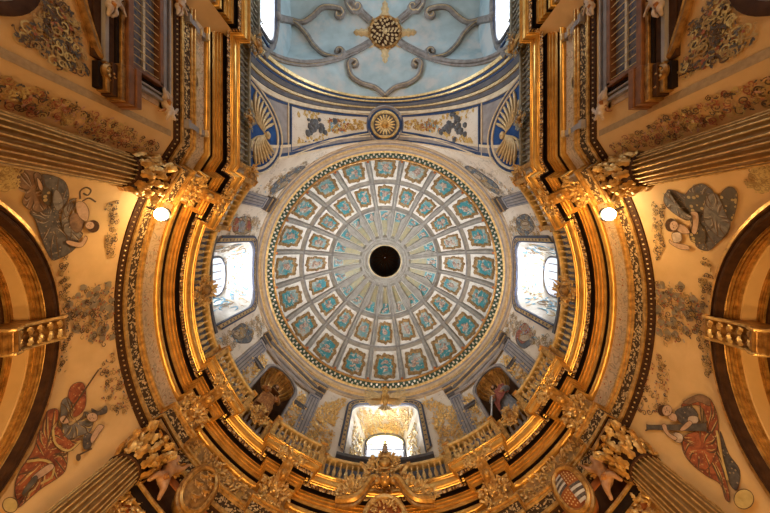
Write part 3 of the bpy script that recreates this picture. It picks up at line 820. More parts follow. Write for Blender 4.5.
for s in (-1, 1): m.ell(vpx(CX - s * 108, 18, .1), (.24, .24, .16), 10, 6)
struct('rib_knot', m, MT['rib'], vault)
# arch face above the nave side
mb = MB(); mb.grid([[soff(pi * i / 48, 1, z) for i in range(49)] for z in (0, -.4)]); struct('trim_6', mb, MT['blue'])
# lunette walls with their windows
for s, k in ((-1, 4), (1, 5)):
    mb = MB(); X = s * XA; WY, WA, WZ0, WZ1 = YV + .25, 2.35, 10.35, 12.55
    nn = 40
    def top_(y): return 10 + ZA * sqrt(max(0, 1 - ((y - YV) / HV) ** 2))
    def whi(y):
        e = WA - abs(y - WY); r_ = .9; return WZ1 - (0 if e > r_ else r_ - sqrt(max(0, r_ * r_ - (r_ - e) ** 2)))
    ys = sorted(set([YV - HV + 2 * HV * i / nn for i in range(nn + 1)] + [WY + WA * sin(pi / 2 * i / 12) for i in range(-12, 13)]))
    for a, b in zip(ys, ys[1:]):
        mm = (a + b) / 2
        if abs(mm - WY) < WA:
            mb.add([(X, a, 9), (X, b, 9), (X, b, WZ0), (X, a, WZ0)], [(0, 1, 2, 3)])
            mb.add([(X, a, whi(a)), (X, b, whi(b)), (X, b, max(whi(b), top_(b))), (X, a, max(whi(a), top_(a)))], [(0, 1, 2, 3)])
        else: mb.add([(X, a, 9), (X, b, 9), (X, b, top_(b)), (X, a, top_(a))], [(0, 1, 2, 3)])
    wl = struct('wall_lunette_' + ('left' if s < 0 else 'right'), mb, MT['vault'])
    loop = [(WY - WA, WZ0), (WY + WA, WZ0)] + [(WY + WA * cos(0) - 0, WZ0 + .3)]
    yy = [WY + WA * cos(pi * i / 24) for i in range(25)]
    outl = [(WY + WA, WZ0)] + [(y, whi(y)) for y in yy] + [(WY - WA, WZ0)]
    m = MB(); m.grid([[(X + s * d, WY + (y - WY) * q, z) for y, z in outl] for d, q in ((0, 1), (.55, .94))]); 
    wn = struct('window_%d' % k, m, MT['white'])
    m = MB(); m.tube([(X - s * .03, y, z) for y, z in outl], .07, 5, True); struct('window_frame', m, MT['grey_dark'], wn)
    m = MB(); m.tube([(X - s * .03, WY + (y - WY) * 1.1, z + .12) for y, z in outl], .05, 5, True); struct('window_frame', m, MT['blue'], wn)
    m = MB(); m.box((X + s * .5, WY, (WZ0 + WZ1) / 2), (.02, 2 * WA, WZ1 - WZ0)); struct('pane', m, MT['glass'], wn)
    m = MB()
    for q in (-1, 0, 1): m.box((X + s * .48, WY + q * WA / 2, (WZ0 + WZ1) / 2), (.05, .05, WZ1 - WZ0))
    struct('mullion', m, MT['iron'], wn)
# boss at the crown of the vault
bp = vpx(385, 33)
bs = thing('vault_boss', 'gilded star-shaped boss hanging at the crown of the pale blue vault', 'boss', Matrix(((1, 0, 0, bp.x), (0, 1, 0, bp.y), (0, 0, -1, bp.z + .02), (0, 0, 0, 1))))
m = MB(); m.lathe([(.86, 0), (.86, .10), (.80, .16), (.72, .12), (.70, .10)], 32); m.build('rim', MT['gold_old'], bs)
m = MB(); m.lathe([(.72, .10), (.4, .13), (.01, .14)], 32); m.build('disc', MT['brown'], bs)
m = MB(); rg = random.Random(5)
for rr, cnt, sz in ((.64, 22, .13), (.46, 16, .12), (.28, 10, .11), (.14, 6, .08)):
    for i in range(cnt):
        a = 2 * pi * i / cnt; m = MB(); m.scroll((rr * cos(a), rr * sin(a)), a + 1.2, sz * .5, .028, 1.2, 1 if i % 2 else -1, .16); m.build('filigree_scroll', MT['gold_soft'], bs)
m = MB(); m.ell((0, 0, .17), (.13, .13, .1), 10, 5); m.build('knob', MT['gold_soft'], bs)
for i in range(8):
    a = pi / 4 * i + pi / 2; Ln = .78 if i % 2 == 0 else .36
    m = MB(); m.leaf((.80 * cos(a), .80 * sin(a)), a, Ln, .46 if i % 2 == 0 else .34, .02, .08, 0)
    if i % 2 == 0:
        for o in (-1, 1): m.scroll((.86 * cos(a + o * .2), .86 * sin(a + o * .2)), a + o * .3, .06, .025, 1.0, o, .08)
        m.ell((1.5 * cos(a), 1.5 * sin(a), .1), .05, 6, 4)
    m.build('ray', MT['gold_soft'], bs)
# end of the bay beyond the frame
mb = MB(); mb.grid([[soff(pi * i / 32, 1, z) + Vector((0, -2 * HV - .05, 0)) for i in range(33)] for z in (0, 1.0)]); struct('trim_7', mb, MT['grey'])
for s, nm in ((-1, 'wall_spring_left'), (1, 'wall_spring_right')):
    mb = MB(); y0 = YC - sqrt(R * R - XA * XA); mb.add([(s * XA, y0, 9), (s * XA, YA1, 9), (s * XA, YA1, 10.02), (s * XA, y0, 10.02)], [(0, 1, 2, 3)]); struct(nm, mb, MT['grey'])
# ------------------------------------------------------------------ fluted columns
def foliage(poly, n, seed, size=.16, mode='both', z0=.0, lift=.5, mind=.0, centre=None):
    """dense gilt foliage over a flat local polygon: scrolls and leaves"""
    rg = random.Random(seed); m = MB()
    xs = [p[0] for p in poly]; ys = [p[1] for p in poly]; c = centre or (sum(xs) / len(xs), sum(ys) / len(ys))
    for i, (x, y) in enumerate(sample_poly(poly, n, rg, mind)):
        s = size * rg.uniform(.65, 1.2); a = atan2(y - c[1], x - c[0]) + rg.uniform(-1.3, 1.3)
        if mode == 'leaf' or (mode == 'both' and i % 5 not in (0, 3)): m.leaf((x, y), a, s * 1.25, s * .75, lift, z0 + rg.uniform(0, .03), .3)
        elif i % 10 == 0: m.ell((x, y, z0 + s * .25), (s * .4, s * .4, s * .3), 6, 4)
        else: m.scroll((x, y), a, s * .42, s * .15, 1.15, rg.choice((-1, 1)), z0 + s * .12)
    return m
CR, CZ = 6.28, 6.2
def make_column(label, phi):
    t = thing('fluted_pillar', label, 'column', zM(phi, CR, -1.5), 'gilded fluted columns round the rotunda')
    H = CZ + 1.5; nfl = 22; per = 6; m = MB(); rows = []
    for k in range(15):
        q = k / 14; r = .40 - .06 * q * q; z = .35 + (H - .35) * q
        row = []
        for j in range(nfl * per):
            a = 2 * pi * j / (nfl * per); ph = (j % per) / per; g = sin(pi * ph) ** .6 if ph > 0 else 0
            rr = r * (1 - .20 * g) ; row.append((rr * cos(a), rr * sin(a), z))
        rows.append(row)
    m.grid(rows, True); m.build('shaft', MT['gold_shaft'], t, angle=50)
    m = MB()
    for j in range(nfl):
        a = 2 * pi * j / nfl; m.tube([((.405 - .06 * q * q) * cos(a), (.405 - .06 * q * q) * sin(a), .35 + (H - .35) * q) for q in [k / 10 for k in range(11)]], .0135, 5)
    m.build('gilt_fillet', MT['gold_bright'], t)
    m = MB(); m.box((0, 0, .06), (1.1, 1.1, .12)); m.lathe([(.52, .12), (.55, .17), (.52, .22), (.45, .24), (.43, .28), (.46, .31), (.43, .35), (.38, .36)], 28); m.build('base', MT['gold_old'], t)
    m = MB(); m.lathe([(.33, H - .02), (.36, H - .01), (.375, H + .01), (.36, H + .03), (.345, H + .035), (.36, H + .055), (.33, H + .06)], 32); m.build('neck_ring', MT['brown'], t)
    # capital: bell, two rows of leaves, corner volutes, abacus
    m = MB(); m.lathe([(.33, H + .08), (.33, H + .4), (.42, H + .78), (.46, H + .8)], 24); cap = m.build('capital', MT['brown'], t)
    m = foliage([(-1.15, .08), (1.15, .08), (1.15, .74), (-1.15, .74)], 120, 300, .125, z0=.0, lift=.5, centre=(0, -3))
    m.map(lambda x, y, z: ((.34 + z + .10 * (y / .75) ** 3) * cos(x / .366), (.34 + z + .10 * (y / .75) ** 3) * sin(x / .366), H + y)); m.build('leaf_scroll', MT['gold_bright'], cap)
    for row, (z, hh, n, r, wd) in enumerate(((.06, .26, 10, .345, .19), (.30, .28, 10, .36, .19))):
        m = MB()
        for i in range(n):
            a = 2 * pi * (i + .5 * row) / n; M = Matrix.Rotation(a, 4, 'Z') @ Matrix.Translation((r, 0, H + z)) @ Matrix(((0, 0, 1, 0), (1, 0, 0, 0), (0, 1, 0, 0), (0, 0, 0, 1)))
            m.leaf((0, 0), pi / 2, hh * 1.15, wd, .42, 0, .4, M)
        m.build('leaf_row', MT['gold'], cap)
    for i in range(4):
        a = pi / 4 + pi / 2 * i; M = Matrix.Rotation(a, 4, 'Z') @ Matrix.Translation((.36, 0, H + .5)) @ Matrix(((1, 0, 0, 0), (0, 0, -1, 0), (0, 1, 0, 0), (0, 0, 0, 1)))
        m = MB(); m.tube([(0, 0, 0), (.04, .12, 0), (.14, .22, 0), (.24, .24, 0), (.29, .17, 0), (.25, .10, 0), (.19, .13, 0), (.21, .17, 0)], [.04, .055, .06, .06, .055, .05, .045, .04], 6, M=M)
        m.build('volute', MT['gold_bright'], cap)
    m = MB()
    for i in range(4):
        a = pi / 2 * i; m.ell((.44 * cos(a), .44 * sin(a), H + .70), .085, 8, 6)
        for o in (-1, 1): m.leaf((0, 0), 0, .2, .13, .2, 0, .2, Matrix.Rotation(a, 4, 'Z') @ Matrix.Translation((.43, o * .05, H + .66)) @ Matrix.Rotation(o * pi / 2, 4, 'Z') @ Matrix.Rotation(-.4, 4, 'X'))
    m.build('cherub_head', MT['gold'], cap)
    m = MB(); m.box((0, 0, H + .84), (.86, .86, .09)); m.build('abacus', MT['gold_old'], t, bevel=.02)
    return t
ctop = {-120: 'gilded fluted column below the left floodlight', 120: 'gilded fluted column below the right floodlight',
        -60: 'gilded fluted column beside the fresco of the sword bearer', 60: 'gilded fluted column beside the fresco of the pillar bearer',
        -30: 'gilded fluted column under the left console of the altar bay', 30: 'gilded fluted column under the right console of the altar bay'}
c0 = make_column(ctop[-120], -120)
for f in (-60, 60, 120): copy_tree(c0, zM(f, CR, -1.5), None, ctop[f])
for o in C.objects:
    if o.name.startswith('fluted_pillar') and 'group' in o: pass

# ------------------------------------------------------------------ side arches with stepped mouldings
ARP = [  # name, material, [(radius, depth out of the wall)]
    ('outer_bead', 'gold', [(2.84, 0), (2.84, .05), (2.79, .07), (2.77, .05)]),
    ('dark_molding', 'brown', [(2.77, .05), (2.75, .12), (2.72, .10), (2.70, .13), (2.66, .13), (2.65, .09), (2.60, .06), (2.57, .06)]),
    ('gilt_molding', 'gold', [(2.60, .055), (2.57, .02), (2.555, .04), (2.54, .0), (2.52, .02), (2.51, -.03), (2.495, -.02), (2.49, -.06), (2.47, -.06), (2.46, -.12)]),
    ('painted_band', 'plaster', [(2.46, -.11), (2.44, -.12), (2.44, -.40)]),
    ('gilt_molding', 'gold', [(2.44, -.39), (2.42, -.38), (2.415, -.41), (2.40, -.40), (2.395, -.43), (2.38, -.42), (2.37, -.48)]),
    ('dark_molding', 'brown', [(2.38, -.47), (2.34, -.47), (2.31, -.52), (2.31, -.60)]),
    ('gilt_molding', 'gold', [(2.31, -.59), (2.29, -.58), (2.285, -.61), (2.27, -.60), (2.265, -.64), (2.25, -.63), (2.245, -.68), (2.22, -.67), (2.215, -.70), (2.20, -.69), (2.18, -.74)]),
    ('dark_molding', 'brown', [(2.19, -.73), (2.15, -.74), (2.15, -.90)]),
    ('gilt_molding', 'gold_bright', [(2.15, -.89), (2.11, -.88), (2.08, -.93), (2.05, -.92), (2.03, -1.0), (2.03, -1.08)]),
    ('rust_soffit', 'rust', [(2.03, -1.07), (2.0, -1.1), (2.0, -1.9)]),
]
for f, side in ((-90, 'left'), (90, 'right')):
    S = Cyl(R); u0 = rad(f) * R
    t = thing('niche_archway', 'stepped gilt and brown archway in the %s wall' % side, 'archway', cylM(f, R, -1.5), 'side archways of the rotunda')
    for nm, mt, pr in ARP:
        m = MB(); rows = []
        for r, z in pr:
            row = [(u0 - r, h, z) for h in (-1.5, 0, 1.5)] + [(u0 - r * cos(pi * i / 56), A0 + r * sin(pi * i / 56), z) for i in range(57)] + [(u0 + r, h, z) for h in (1.5, 0, -1.5)]
            rows.append([S.w(*p) for p in row])
        m.grid(rows); m.build(nm, MT[mt], t, world=True)
    m = MB(); rows = []
    for q in (1, .66, .33, .01): rows.append([S.w(u0 - 2.02 * q * cos(pi * i / 40), A0 + 2.02 * q * sin(pi * i / 40), -1.85) for i in range(41)])
    m.grid(rows); m.add([S.w(u0 + a, h, -1.85) for a, h in ((-2.02, -1.5), (2.02, -1.5), (2.02, A0), (-2.02, A0))], [(0, 1, 2, 3)])
    m.build('back_panel', MT['rust'], t, world=True)
    for i in range(9):
        a = pi * (i + .5) / 9; m = MB()
        m.scroll((1.75 * cos(a), 1.75 * sin(a)), a + 1.2, .13, .04, 1.2, 1 if i % 2 else -1, .0); m.leaf((1.2 * cos(a), 1.2 * sin(a)), a, .45, .25, .2, 0)
        m.map(lambda x, y, z: S.w(u0 + x, A0 + y, -1.83 + z)); m.build('carved_scroll', MT['gold_old'], t, world=True)
    # keystone bracket
    k = thing('keystone_bracket', 'gilt acanthus keystone bracket at the top of the %s archway' % side, 'bracket', cylM(f, R, A0 + 2.32), 'keystone brackets of the side archways')
    prof = [(.48, .10), (.46, .20), (.38, .26), (.25, .24), (.1, .2), (-.05, .18), (-.2, .16), (-.28, .20), (-.33, .28), (-.42, .30), (-.48, .22), (-.48, .10), (-.44, -.2)]
    m = MB(); m.grid([[(x, y, z) for x in (-.21, .21)] for y, z in prof]); m.grid([[(x, y, z), (x, y, -.3)] for x in (-.21,) for y, z in prof]); m.grid([[(x, y, z), (x, y, -.3)] for x in (.21,) for y, z in prof])
    m.build('body', MT['gold_old'], k)
    m = MB()
    for x in (-.2, .2): m.tube([(x, y, z + .01) for y, z in prof[:12]], .03, 6)
    m.build('edge_fillet', MT['gold_bright'], k)
    m = MB()
    for i in range(5):
        y = .34 - .14 * i; z = .26 - .02 * i
        for o in (-1, 1): m.leaf((o * .02, y), -pi / 2 + o * .9, .18, .12, .35, z - .02)
    m.build('acanthus_leaf', MT['gold_bright'], k)
    m = MB()
    for i in range(3): m.tube([(-.19, -.40 - .04 * i, .29 - .05 * i), (.19, -.40 - .04 * i, .29 - .05 * i)], .035, 6)
    m.build('foot_roll', MT['gold_old'], k)

# ------------------------------------------------------------------ consoles on the frieze over the columns
def make_console(label, f):
    t = thing('frieze_console', label, 'console', cylM(f, RS, 7.9), 'gilt consoles on the frieze')
    prof = [(-.10, .0), (-.12, .10), (-.02, .16), (.10, .12), (.3, .12), (.5, .2), (.7, .34), (.85, .52), (.98, .58), (1.06, .52), (1.06, .40), (1.06, 0)]
    m = MB(); m.grid([[(x, y, z) for x in (-.16, -.05, .05, .16)] for y, z in prof])
    for x in (-.16, .16): m.grid([[(x, y, z), (x, y, 0)] for y, z in prof])
    m.build('bracket', MT['gold'], t)
    m = foliage([(-.30, -.18), (.30, -.18), (.40, .3), (.2, .5), (-.2, .5), (-.40, .3)], 80, 11, .115, z0=.10)
    m.build('foliage', MT['gold_bright'], t)
    m = foliage([(-.38, .72), (.38, .72), (.42, 1.05), (-.42, 1.05)], 50, 12, .11, z0=.52)
    for o in (-1, 1): m.scroll((o * .22, 1.0), pi / 2 - o * .5, .10, .045, 1.3, -o, .55)
    m.build('upper_foliage', MT['gold_bright'], t)
    m = MB(); m.ell((0, .52, .36), (.11, .13, .11), 10, 7)
    for o in (-1, 1): m.ell((o * .05, .56, .45), (.02, .015, .015), 5, 4)
    m.ell((0, .51, .47), (.02, .03, .025), 5, 4); m.build('cherub_head', MT['gold'], t)
    return t
cl = {-120: 'gilt foliate console beside the left floodlight', 120: 'gilt foliate console beside the right floodlight', -60: 'gilt foliate console on the frieze between left fresco wall and left lion shield',
      60: 'gilt foliate console on the frieze between right fresco wall and red shield', -30: 'gilt foliate console left of the gilt altar crest', 30: 'gilt foliate console right of the gilt altar crest'}
k0 = make_console(cl[-120], -120)
for f in RES[1:]: copy_tree(k0, cylM(f, RS, 7.9), None, cl[f])

# ------------------------------------------------------------------ balustrades
BM = MB(); BM.lathe([(.045, 0), (.05, .03), (.03, .06), (.028, .1), (.06, .2), (.066, .26), (.05, .34), (.026, .44), (.024, .48), (.04, .5), (.026, .53), (.03, .6), (.045, .63), (.05, .66)], 8)
BME = {}
DB = .43; Z0B, Z1B = 9.17, 10.0
def balustrade(label, path, filled=False, mt='gold', gr='balustrades round the cornice', posts=True, sp=.19):
    mid = path[len(path) // 2]
    t = thing('balustrade', label, 'balustrade', Vector((mid.x, mid.y, Z0B)), gr)
    def rail(w, z0, z1, name, mat):
        m = MB(); a = offset(path, w); b = offset(path, -w); g = .02
        A = offset(path, w - g); B = offset(path, -w + g)
        rows = [[Vector((q.x, q.y, z)) for q in pp] for pp, z in ((b, z0), (b, z1 - g), (B, z1), (A, z1), (a, z1 - g), (a, z0 + g), (A, z0), (b, z0))]
        m.grid(rows); n = len(path)
        m.f.append(tuple(i * n for i in range(7))); m.f.append(tuple(i * n + n - 1 for i in range(7))[::-1])
        return m.build(name, mat, t, world=True)
    rail(.10, Z0B - .01, Z0B + .09, 'bottom_rail', MT[mt]); rail(.11, Z1B - .10, Z1B, 'top_rail', MT['gold_pale' if mt != 'cool_lit' else mt])
    key = mt + str(filled)
    n = 0
    L_ = sum((b - a).length for a, b in zip(path, path[1:])); cnt = max(2, round(L_ / sp))
    for p, d in along(path, L_ / cnt):
        if key not in BME:
            o = BM.build('baluster', MT['gold_pale' if mt == 'gold' else mt], t); BME[key] = o.data
        else:
            o = bpy.data.objects.new('baluster', BME[key]); C.objects.link(o); o.parent = t; KIDS.setdefault(t.name, []).append(o)
        o.location = Vector((p.x - mid.x, p.y - mid.y, .08))
    if filled:
        m = MB(); rg = random.Random(int(mid.x * 10))
        for p, d in along(path, .10):
            nrm = Vector((d.y, -d.x)); M = Matrix(((d.x, 0, nrm.x, p.x), (d.y, 0, nrm.y, p.y), (0, 1, 0, Z0B + .12 + rg.uniform(0, .45)), (0, 0, 0, 1)))
            m.leaf((0, 0), pi / 2 + rg.uniform(-1, 1), .15, .10, .4, .03, M=M)
            M = Matrix(((d.x, 0, nrm.x, p.x), (d.y, 0, nrm.y, p.y), (0, 1, 0, Z0B + rg.uniform(.1, .5)), (0, 0, 0, 1)))
            m.scroll((0, 0), rg.uniform(0, 6), .045, .018, 1.1, rg.choice((-1, 1)), .05, M=M)
        m.build('gilt_foliage', MT['gold_bright'], t, world=True)
    if posts:
        for e, dvec in ((path[0], (path[1] - path[0])), (path[-1], (path[-2] - path[-1]))):
            d = dvec.normalized(); q = e + d * .07; a = atan2(d.y, d.x)
            M = Matrix.Translation((q.x, q.y, Z0B)) @ Matrix.Rotation(a, 4, 'Z'); m = MB()
            m.box((0, 0, .43), (.16, .22, .84), M); m.box((0, 0, .86), (.21, .28, .06), M); m.box((0, 0, .03), (.2, .26, .06), M)
            m.build('post', MT['gold'], t, world=True, bevel=.012)
    return t
HB = 9.6
RB, RBS = R - DB, R - DB - .30
side = {(-110.4, -69.6): 'gilt balustrade below the left drum window', (-20.4, 20.4): 'gilt balustrade below the bottom drum window', (69.6, 110.4): 'gilt balustrade below the right drum window',
        (-50.4, -39.6): 'short balustrade below the left niche statue', (39.6, 50.4): 'short balustrade below the right niche statue'}
for (a, b), lb in side.items(): balustrade(lb, arc(RB, a, b, 1.5), mt='gold' if abs(b - a) > 15 else 'grey')
for f, lb in ((-120, 'projecting balustrade above the left floodlight'), (120, 'projecting balustrade above the right floodlight'), (-60, 'foliage-filled balustrade between left window and left niche statue'),
              (60, 'foliage-filled balustrade between right window and right niche statue'), (-30, 'foliage-filled balustrade between left niche statue and bottom window'), (30, 'foliage-filled balustrade between right niche statue and bottom window')):
    balustrade(lb, arc(RBS, f - 9.6, f + 9.6, 1.5), abs(f) < 100)
for s, nm in ((-1, 'left'), (1, 'right')):
    x = s * (XN - DB)
    p = [Vector((x, YA0 + .1)), Vector((x, -2.15))]
    balustrade('straight balustrade below the %s shell' % nm, p if s < 0 else p[::-1], mt='cool_lit')
    x = s * (XN - .32 - DB); p = [Vector((x, -12)), Vector((x, YA0 + .30))]
    balustrade('straight balustrade below the %s nave window' % nm, p if s < 0 else p[::-1], mt='cool_lit')

# gilt ornaments standing before the balustrades
def cartouche(name, label, M, w, h, seed, group=None, core='rosette', mt='gold_bright'):
    t = thing(name, label, 'ornament', M, group)
    el = [(w * .5 * cos(2 * pi * i / 20) * (1 + .12 * cos(4 * 2 * pi * i / 20)), h * .5 * sin(2 * pi * i / 20) * (1 + .12 * cos(4 * 2 * pi * i / 20))) for i in range(20)]
    m = foliage(el, int(70 + 50 * w * h / .5), seed, .10, z0=.05, lift=.55); m.build('foliage', MT[mt], t)
    for i in range(8):
        m = MB(); a = 2 * pi * i / 8 + .2; m.scroll((w * .32 * cos(a), h * .32 * sin(a)), a + .8, .07, .03, 1.3, 1 if i % 2 else -1, .1); m.build('scroll', MT['gold'], t)
    m = MB(); m.ell((0, 0, .13), (w * .16, h * .16, .07), 14, 6); m.tube([(w * .2 * cos(2 * pi * i / 20), h * .2 * sin(2 * pi * i / 20), .14) for i in range(20)], .025, 5, True)
    m.build(core, MT['gold_old'], t)
    return t
cartouche('rail_cartouche', 'gilt foliate cartouche on the balustrade below the left window', cylM(-90, RB - .12, 9.62), .85, 1.15, 31, 'gilt cartouches on the balustrade')
cartouche('rail_cartouche', 'gilt foliate cartouche on the balustrade below the right window', cylM(90, RB - .12, 9.62), .85, 1.15, 31, 'gilt cartouches on the balustrade')
for f, nm in ((-45, 'left'), (45, 'right')):
    cartouche('niche_cartouche', 'gilt cartouche at the feet of the %s niche statue' % nm, cylM(f, RB - .1, 9.78), .6, .7, 33, 'gilt cartouches below the statues')
for s, nm in ((-1, 'left'), (1, 'right')):
    X = XN - DB - .1
    cartouche('corner_ornament', 'gilt ornament at the %s corner where straight and round balustrades meet' % nm, plaM(-s, .45, (s * X, -1.95, 9.75)), .8, 1.0, 35 + s)
    cartouche('rail_rosette', 'gilt rosette in the middle of the balustrade below the %s shell' % nm, plaM(-s, 0, (s * X, -3.8, 9.7)), .55, .7, 37, mt='cool_lit')
    cartouche('corner_ornament', 'gilt ornament at the corner of the arch and the %s nave balustrade' % nm, plaM(-s, .3, (s * (X - .2), YA0 + .15, 9.8)), .7, .9, 39, mt='cool_lit')

# ------------------------------------------------------------------ drum windows
SD = Cyl(R)
for k, (f, nm) in enumerate(((-90, 'left'), (0, 'bottom'), (90, 'right'))):
    M0 = cylM(f, R, 0)
    ol = [(-WHW, WSILL), ] + [(WHW * -cos(pi * i / 40), win_hi(WHW * -cos(pi * i / 40))) for i in range(41)] + [(WHW, WSILL)]
    D = .95; q = .50; iw = .74; itop, isp = 13.75, 13.05
    il = [(-iw, 11.1)] + [(iw * -cos(pi * i / 40), isp + (itop - isp) * sin(pi * i / 40)) for i in range(41)] + [(iw, 11.1)]
    def bw(x, y, z): return Vector(SD.w(rad(f) * R + x, y, z))
    # splayed reveal
    m = MB(); m.grid([[bw(x, y, 0) for x, y in ol], [bw((ox + ix) / 2, (oy + iy) / 2, -D * .5) for (ox, oy), (ix, iy) in zip(ol, il)], [bw(x, y, -D) for x, y in il]])
    m.add([bw(-WHW, WSILL, 0), bw(WHW, WSILL, 0), bw(iw, 11.1, -D), bw(-iw, 11.1, -D)], [(0, 1, 2, 3)])
    wn = struct('window_%d' % (k + 1), m, MT['white'])
    wn['label'] = '%s drum window with splayed white reveal' % nm
    # outer frame: grey moulding with blue lines and fret panels
    m = MB(); rows = []
    for e, z in ((1.0, -.05), (1.0, .06), (1.02, .10), (1.17, .10), (1.20, .06), (1.20, 0)): rows.append([bw(x * e, y + (e - 1) * 1.9 * (1 if y > 10.5 else 0), z) for x, y in ol])
    m.grid(rows); struct('window_frame', m, MT['grey_dark'], wn)
    m = MB(); m.grid([[bw(x, y, z) for x in [-1.8 + 3.6 * i / 16 for i in range(17)]] for y, z in ((WSILL + .04, -.05), (WSILL + .04, .10), (WSILL - .12, .12), (WSILL - .16, .0))]); struct('window_sill', m, MT['grey_dark'], wn)
    for e, mt, r_ in ((1.03, 'blue', .018), (1.165, 'blue', .018), (1.055, 'gold_soft', .014), (1.135, 'gold_soft', .014)):
        m = MB(); m.tube([bw(x * e, y + (e - 1) * 1.9, .105) for x, y in ol], r_, 5); struct('frame_line', m, MT[mt], wn)
    m = MB()
    for i in range(1, len(ol) - 1, 3): m.ell(bw(ol[i][0] * 1.095, ol[i][1] + .18, .10), (.03, .03, .03), 6, 4)
    for o in (-1, 1):
        for i in range(11): m.box((0, .1 + i * .27, .105), (.07, .16, .03), cylM(f + deg(o * WHW * 1.095 / R), R, WSILL + .2))
    struct('frame_fret', m, MT['gold_soft'], wn)
    # inner frame, glazing bars, pane
    m = MB(); m.tube([bw(x, y, -D + .02) for x, y in il], .06, 5); struct('inner_frame', m, MT['grey_dark'], wn)
    m = MB(); m.add([bw(x, y, -D - .1) for x, y in il], [tuple(range(len(il)))]); struct('pane', m, MT['glass'], wn)
    m = MB()
    if f == 0:
        for h in (12.2, 12.75): m.tube([bw(-iw, h, -D - .06), bw(iw, h, -D - .06)], .035, 5)
        m.tube([bw(-iw, isp, -D - .04), bw(iw, isp, -D - .04)], .045, 5)
        for o in (-1, 1): m.tube([bw(o * iw * .93, 11, -D - .05), bw(o * iw * .93, isp, -D - .05)], .04, 5)
    else:
        for i in range(4): x = iw * (-.6 + 1.2 * i / 3); m.tube([bw(x, 11, -D - .06), bw(x, 13.55, -D - .06)], .028, 5)
        m.tube([bw(-iw, 12.1, -D - .06), bw(iw, 12.1, -D - .06)], .028, 5)
    struct('glazing_bar', m, MT['grey'], wn)
    if f == 0:
        m = MB(); lun = [(x, y) for x, y in il if y >= isp - .01]; m.add([bw(x * .98, y, -D - .03) for x, y in lun], [tuple(range(len(lun)))]); struct('lunette_panel', m, MT['amber'], wn)
    # ornament on the reveal: head and jambs
    def rv(u, v, z=0.):
        """u along the reveal from left foot over the head to right foot 0..1, v 0 outer .. 1 inner"""
        g = u * (len(ol) - 1); i = min(len(ol) - 2, int(g)); q_ = g - i
        a = Vector(ol[i]).lerp(Vector(ol[i + 1]), q_); b = Vector(il[i]).lerp(Vector(il[i + 1]), q_)
        c = a.lerp(b, v); ctr = Vector((0, 12)); d = (ctr - c).normalized() * z
        return bw(c.x + d.x, c.y + d.y, -D * v)
    rg = random.Random(50 + k)
    if f == 0:
        m = MB()
        for i in range(230):
            u, v = rg.uniform(.14, .86), rg.uniform(.12, .92); p = rv(u, v, .03)
            m.ell(p, (rg.uniform(.025, .06), rg.uniform(.025, .05), rg.uniform(.025, .05)), 6, 4)
            a = rg.uniform(0, 6.28); m.tube([rv(u + .014 * cos(a + w_), v + .08 * sin(a + w_), .05) for w_ in (0, .8, 1.6, 2.4, 3.2)], .02, 4)
        struct('reveal_foliage', m, MT['gold_soft'], wn)
        m = MB()
        for o in (0, 1):
            for i in range(110):
                u = rg.uniform(.003, .0235); u = u if o == 0 else 1 - u; v = rg.uniform(.2, .8)
                p = rv(u, v, .03); m.ell(p, (.03, .045, rg.uniform(.03, .06)), 6, 4)
        struct('jamb_foliage', m, MT['gold_soft'], wn)
    else:
        for mt, cnt in (('p_beige', 60), ('p_sky', 46), ('gold_soft', 22)):
            m = MB()
            for i in range(cnt):
                u = rg.uniform(.12, .88) if i % 3 else rg.choice((rg.uniform(.006, .03), 1 - rg.uniform(.006, .03))); v = rg.uniform(.2, .85)
                a = rg.uniform(0, 6.28); du = .018 if .1 < u < .9 else .004
                m.tube([rv(u + du * cos(a + w_), v + .09 * sin(a + w_), .012) for w_ in (0, .8, 1.6, 2.4, 3.2)], [.012, .03, .035, .03, .012], 4)
            struct('painted_scroll', m, MT[mt], wn)

# ------------------------------------------------------------------ drum pilasters
def make_pilaster(label, f):
    t = thing('drum_pilaster', label, 'pilaster', cylM(f, R, 9.17), 'pilasters of the drum')
    Ht = 4.45; W = .56
    m = MB(); m.box((0, Ht / 2, .04), (W, Ht, .14)); m.build('shaft', MT['grey'], t, bevel=.01)
    m = MB()
    for x in (-.19, .19): m.box((x, Ht / 2, .115), (.02, Ht - .4, .02))
    for y in (.2, Ht - .2): m.box((0, y, .115), (.41, .02, .02))
    m.build('blue_line', MT['blue'], t)
    m = MB(); m.box((0, Ht / 2, .115), (.16, Ht - .55, .02)); m.build('panel', MT['grey_dark'], t)
    m = MB(); m.box((0, Ht / 2, .128), (.09, Ht - .65, .012)); m.build('inner_panel', MT['grey'], t)
    m = MB()
    for y, w_, d in ((Ht + .03, .62, .2), (Ht + .11, .66, .24), (Ht + .28, .60, .18), (Ht + .46, .72, .30), (Ht + .57, .80, .38)): m.box((0, y, d / 2 - .03), (w_, .09 if y < Ht + .2 or y > Ht + .4 else .2, d))
    m.build('capital', MT['grey_dark'], t, bevel=.012)
    m = MB(); m.box((0, Ht + .165, .12), (.67, .03, .26)); m.box((0, Ht + .52, .16), (.78, .03, .36)); m.build('gilt_fillet', MT['gold_soft'], t)
    return t
pl = {-120: 'grey pilaster between left window and the arch', -60: 'grey pilaster between left window and left niche statue', -30: 'grey pilaster between left niche statue and bottom window',
      30: 'grey pilaster between right niche statue and bottom window', 60: 'grey pilaster between right window and right niche statue', 120: 'grey pilaster between right window and the arch'}
p0 = make_pilaster(pl[-120], -121)
for f in RES[1:]: copy_tree(p0, cylM(f + (1 if f == 120 else 0), R, 9.17), None, pl[f])

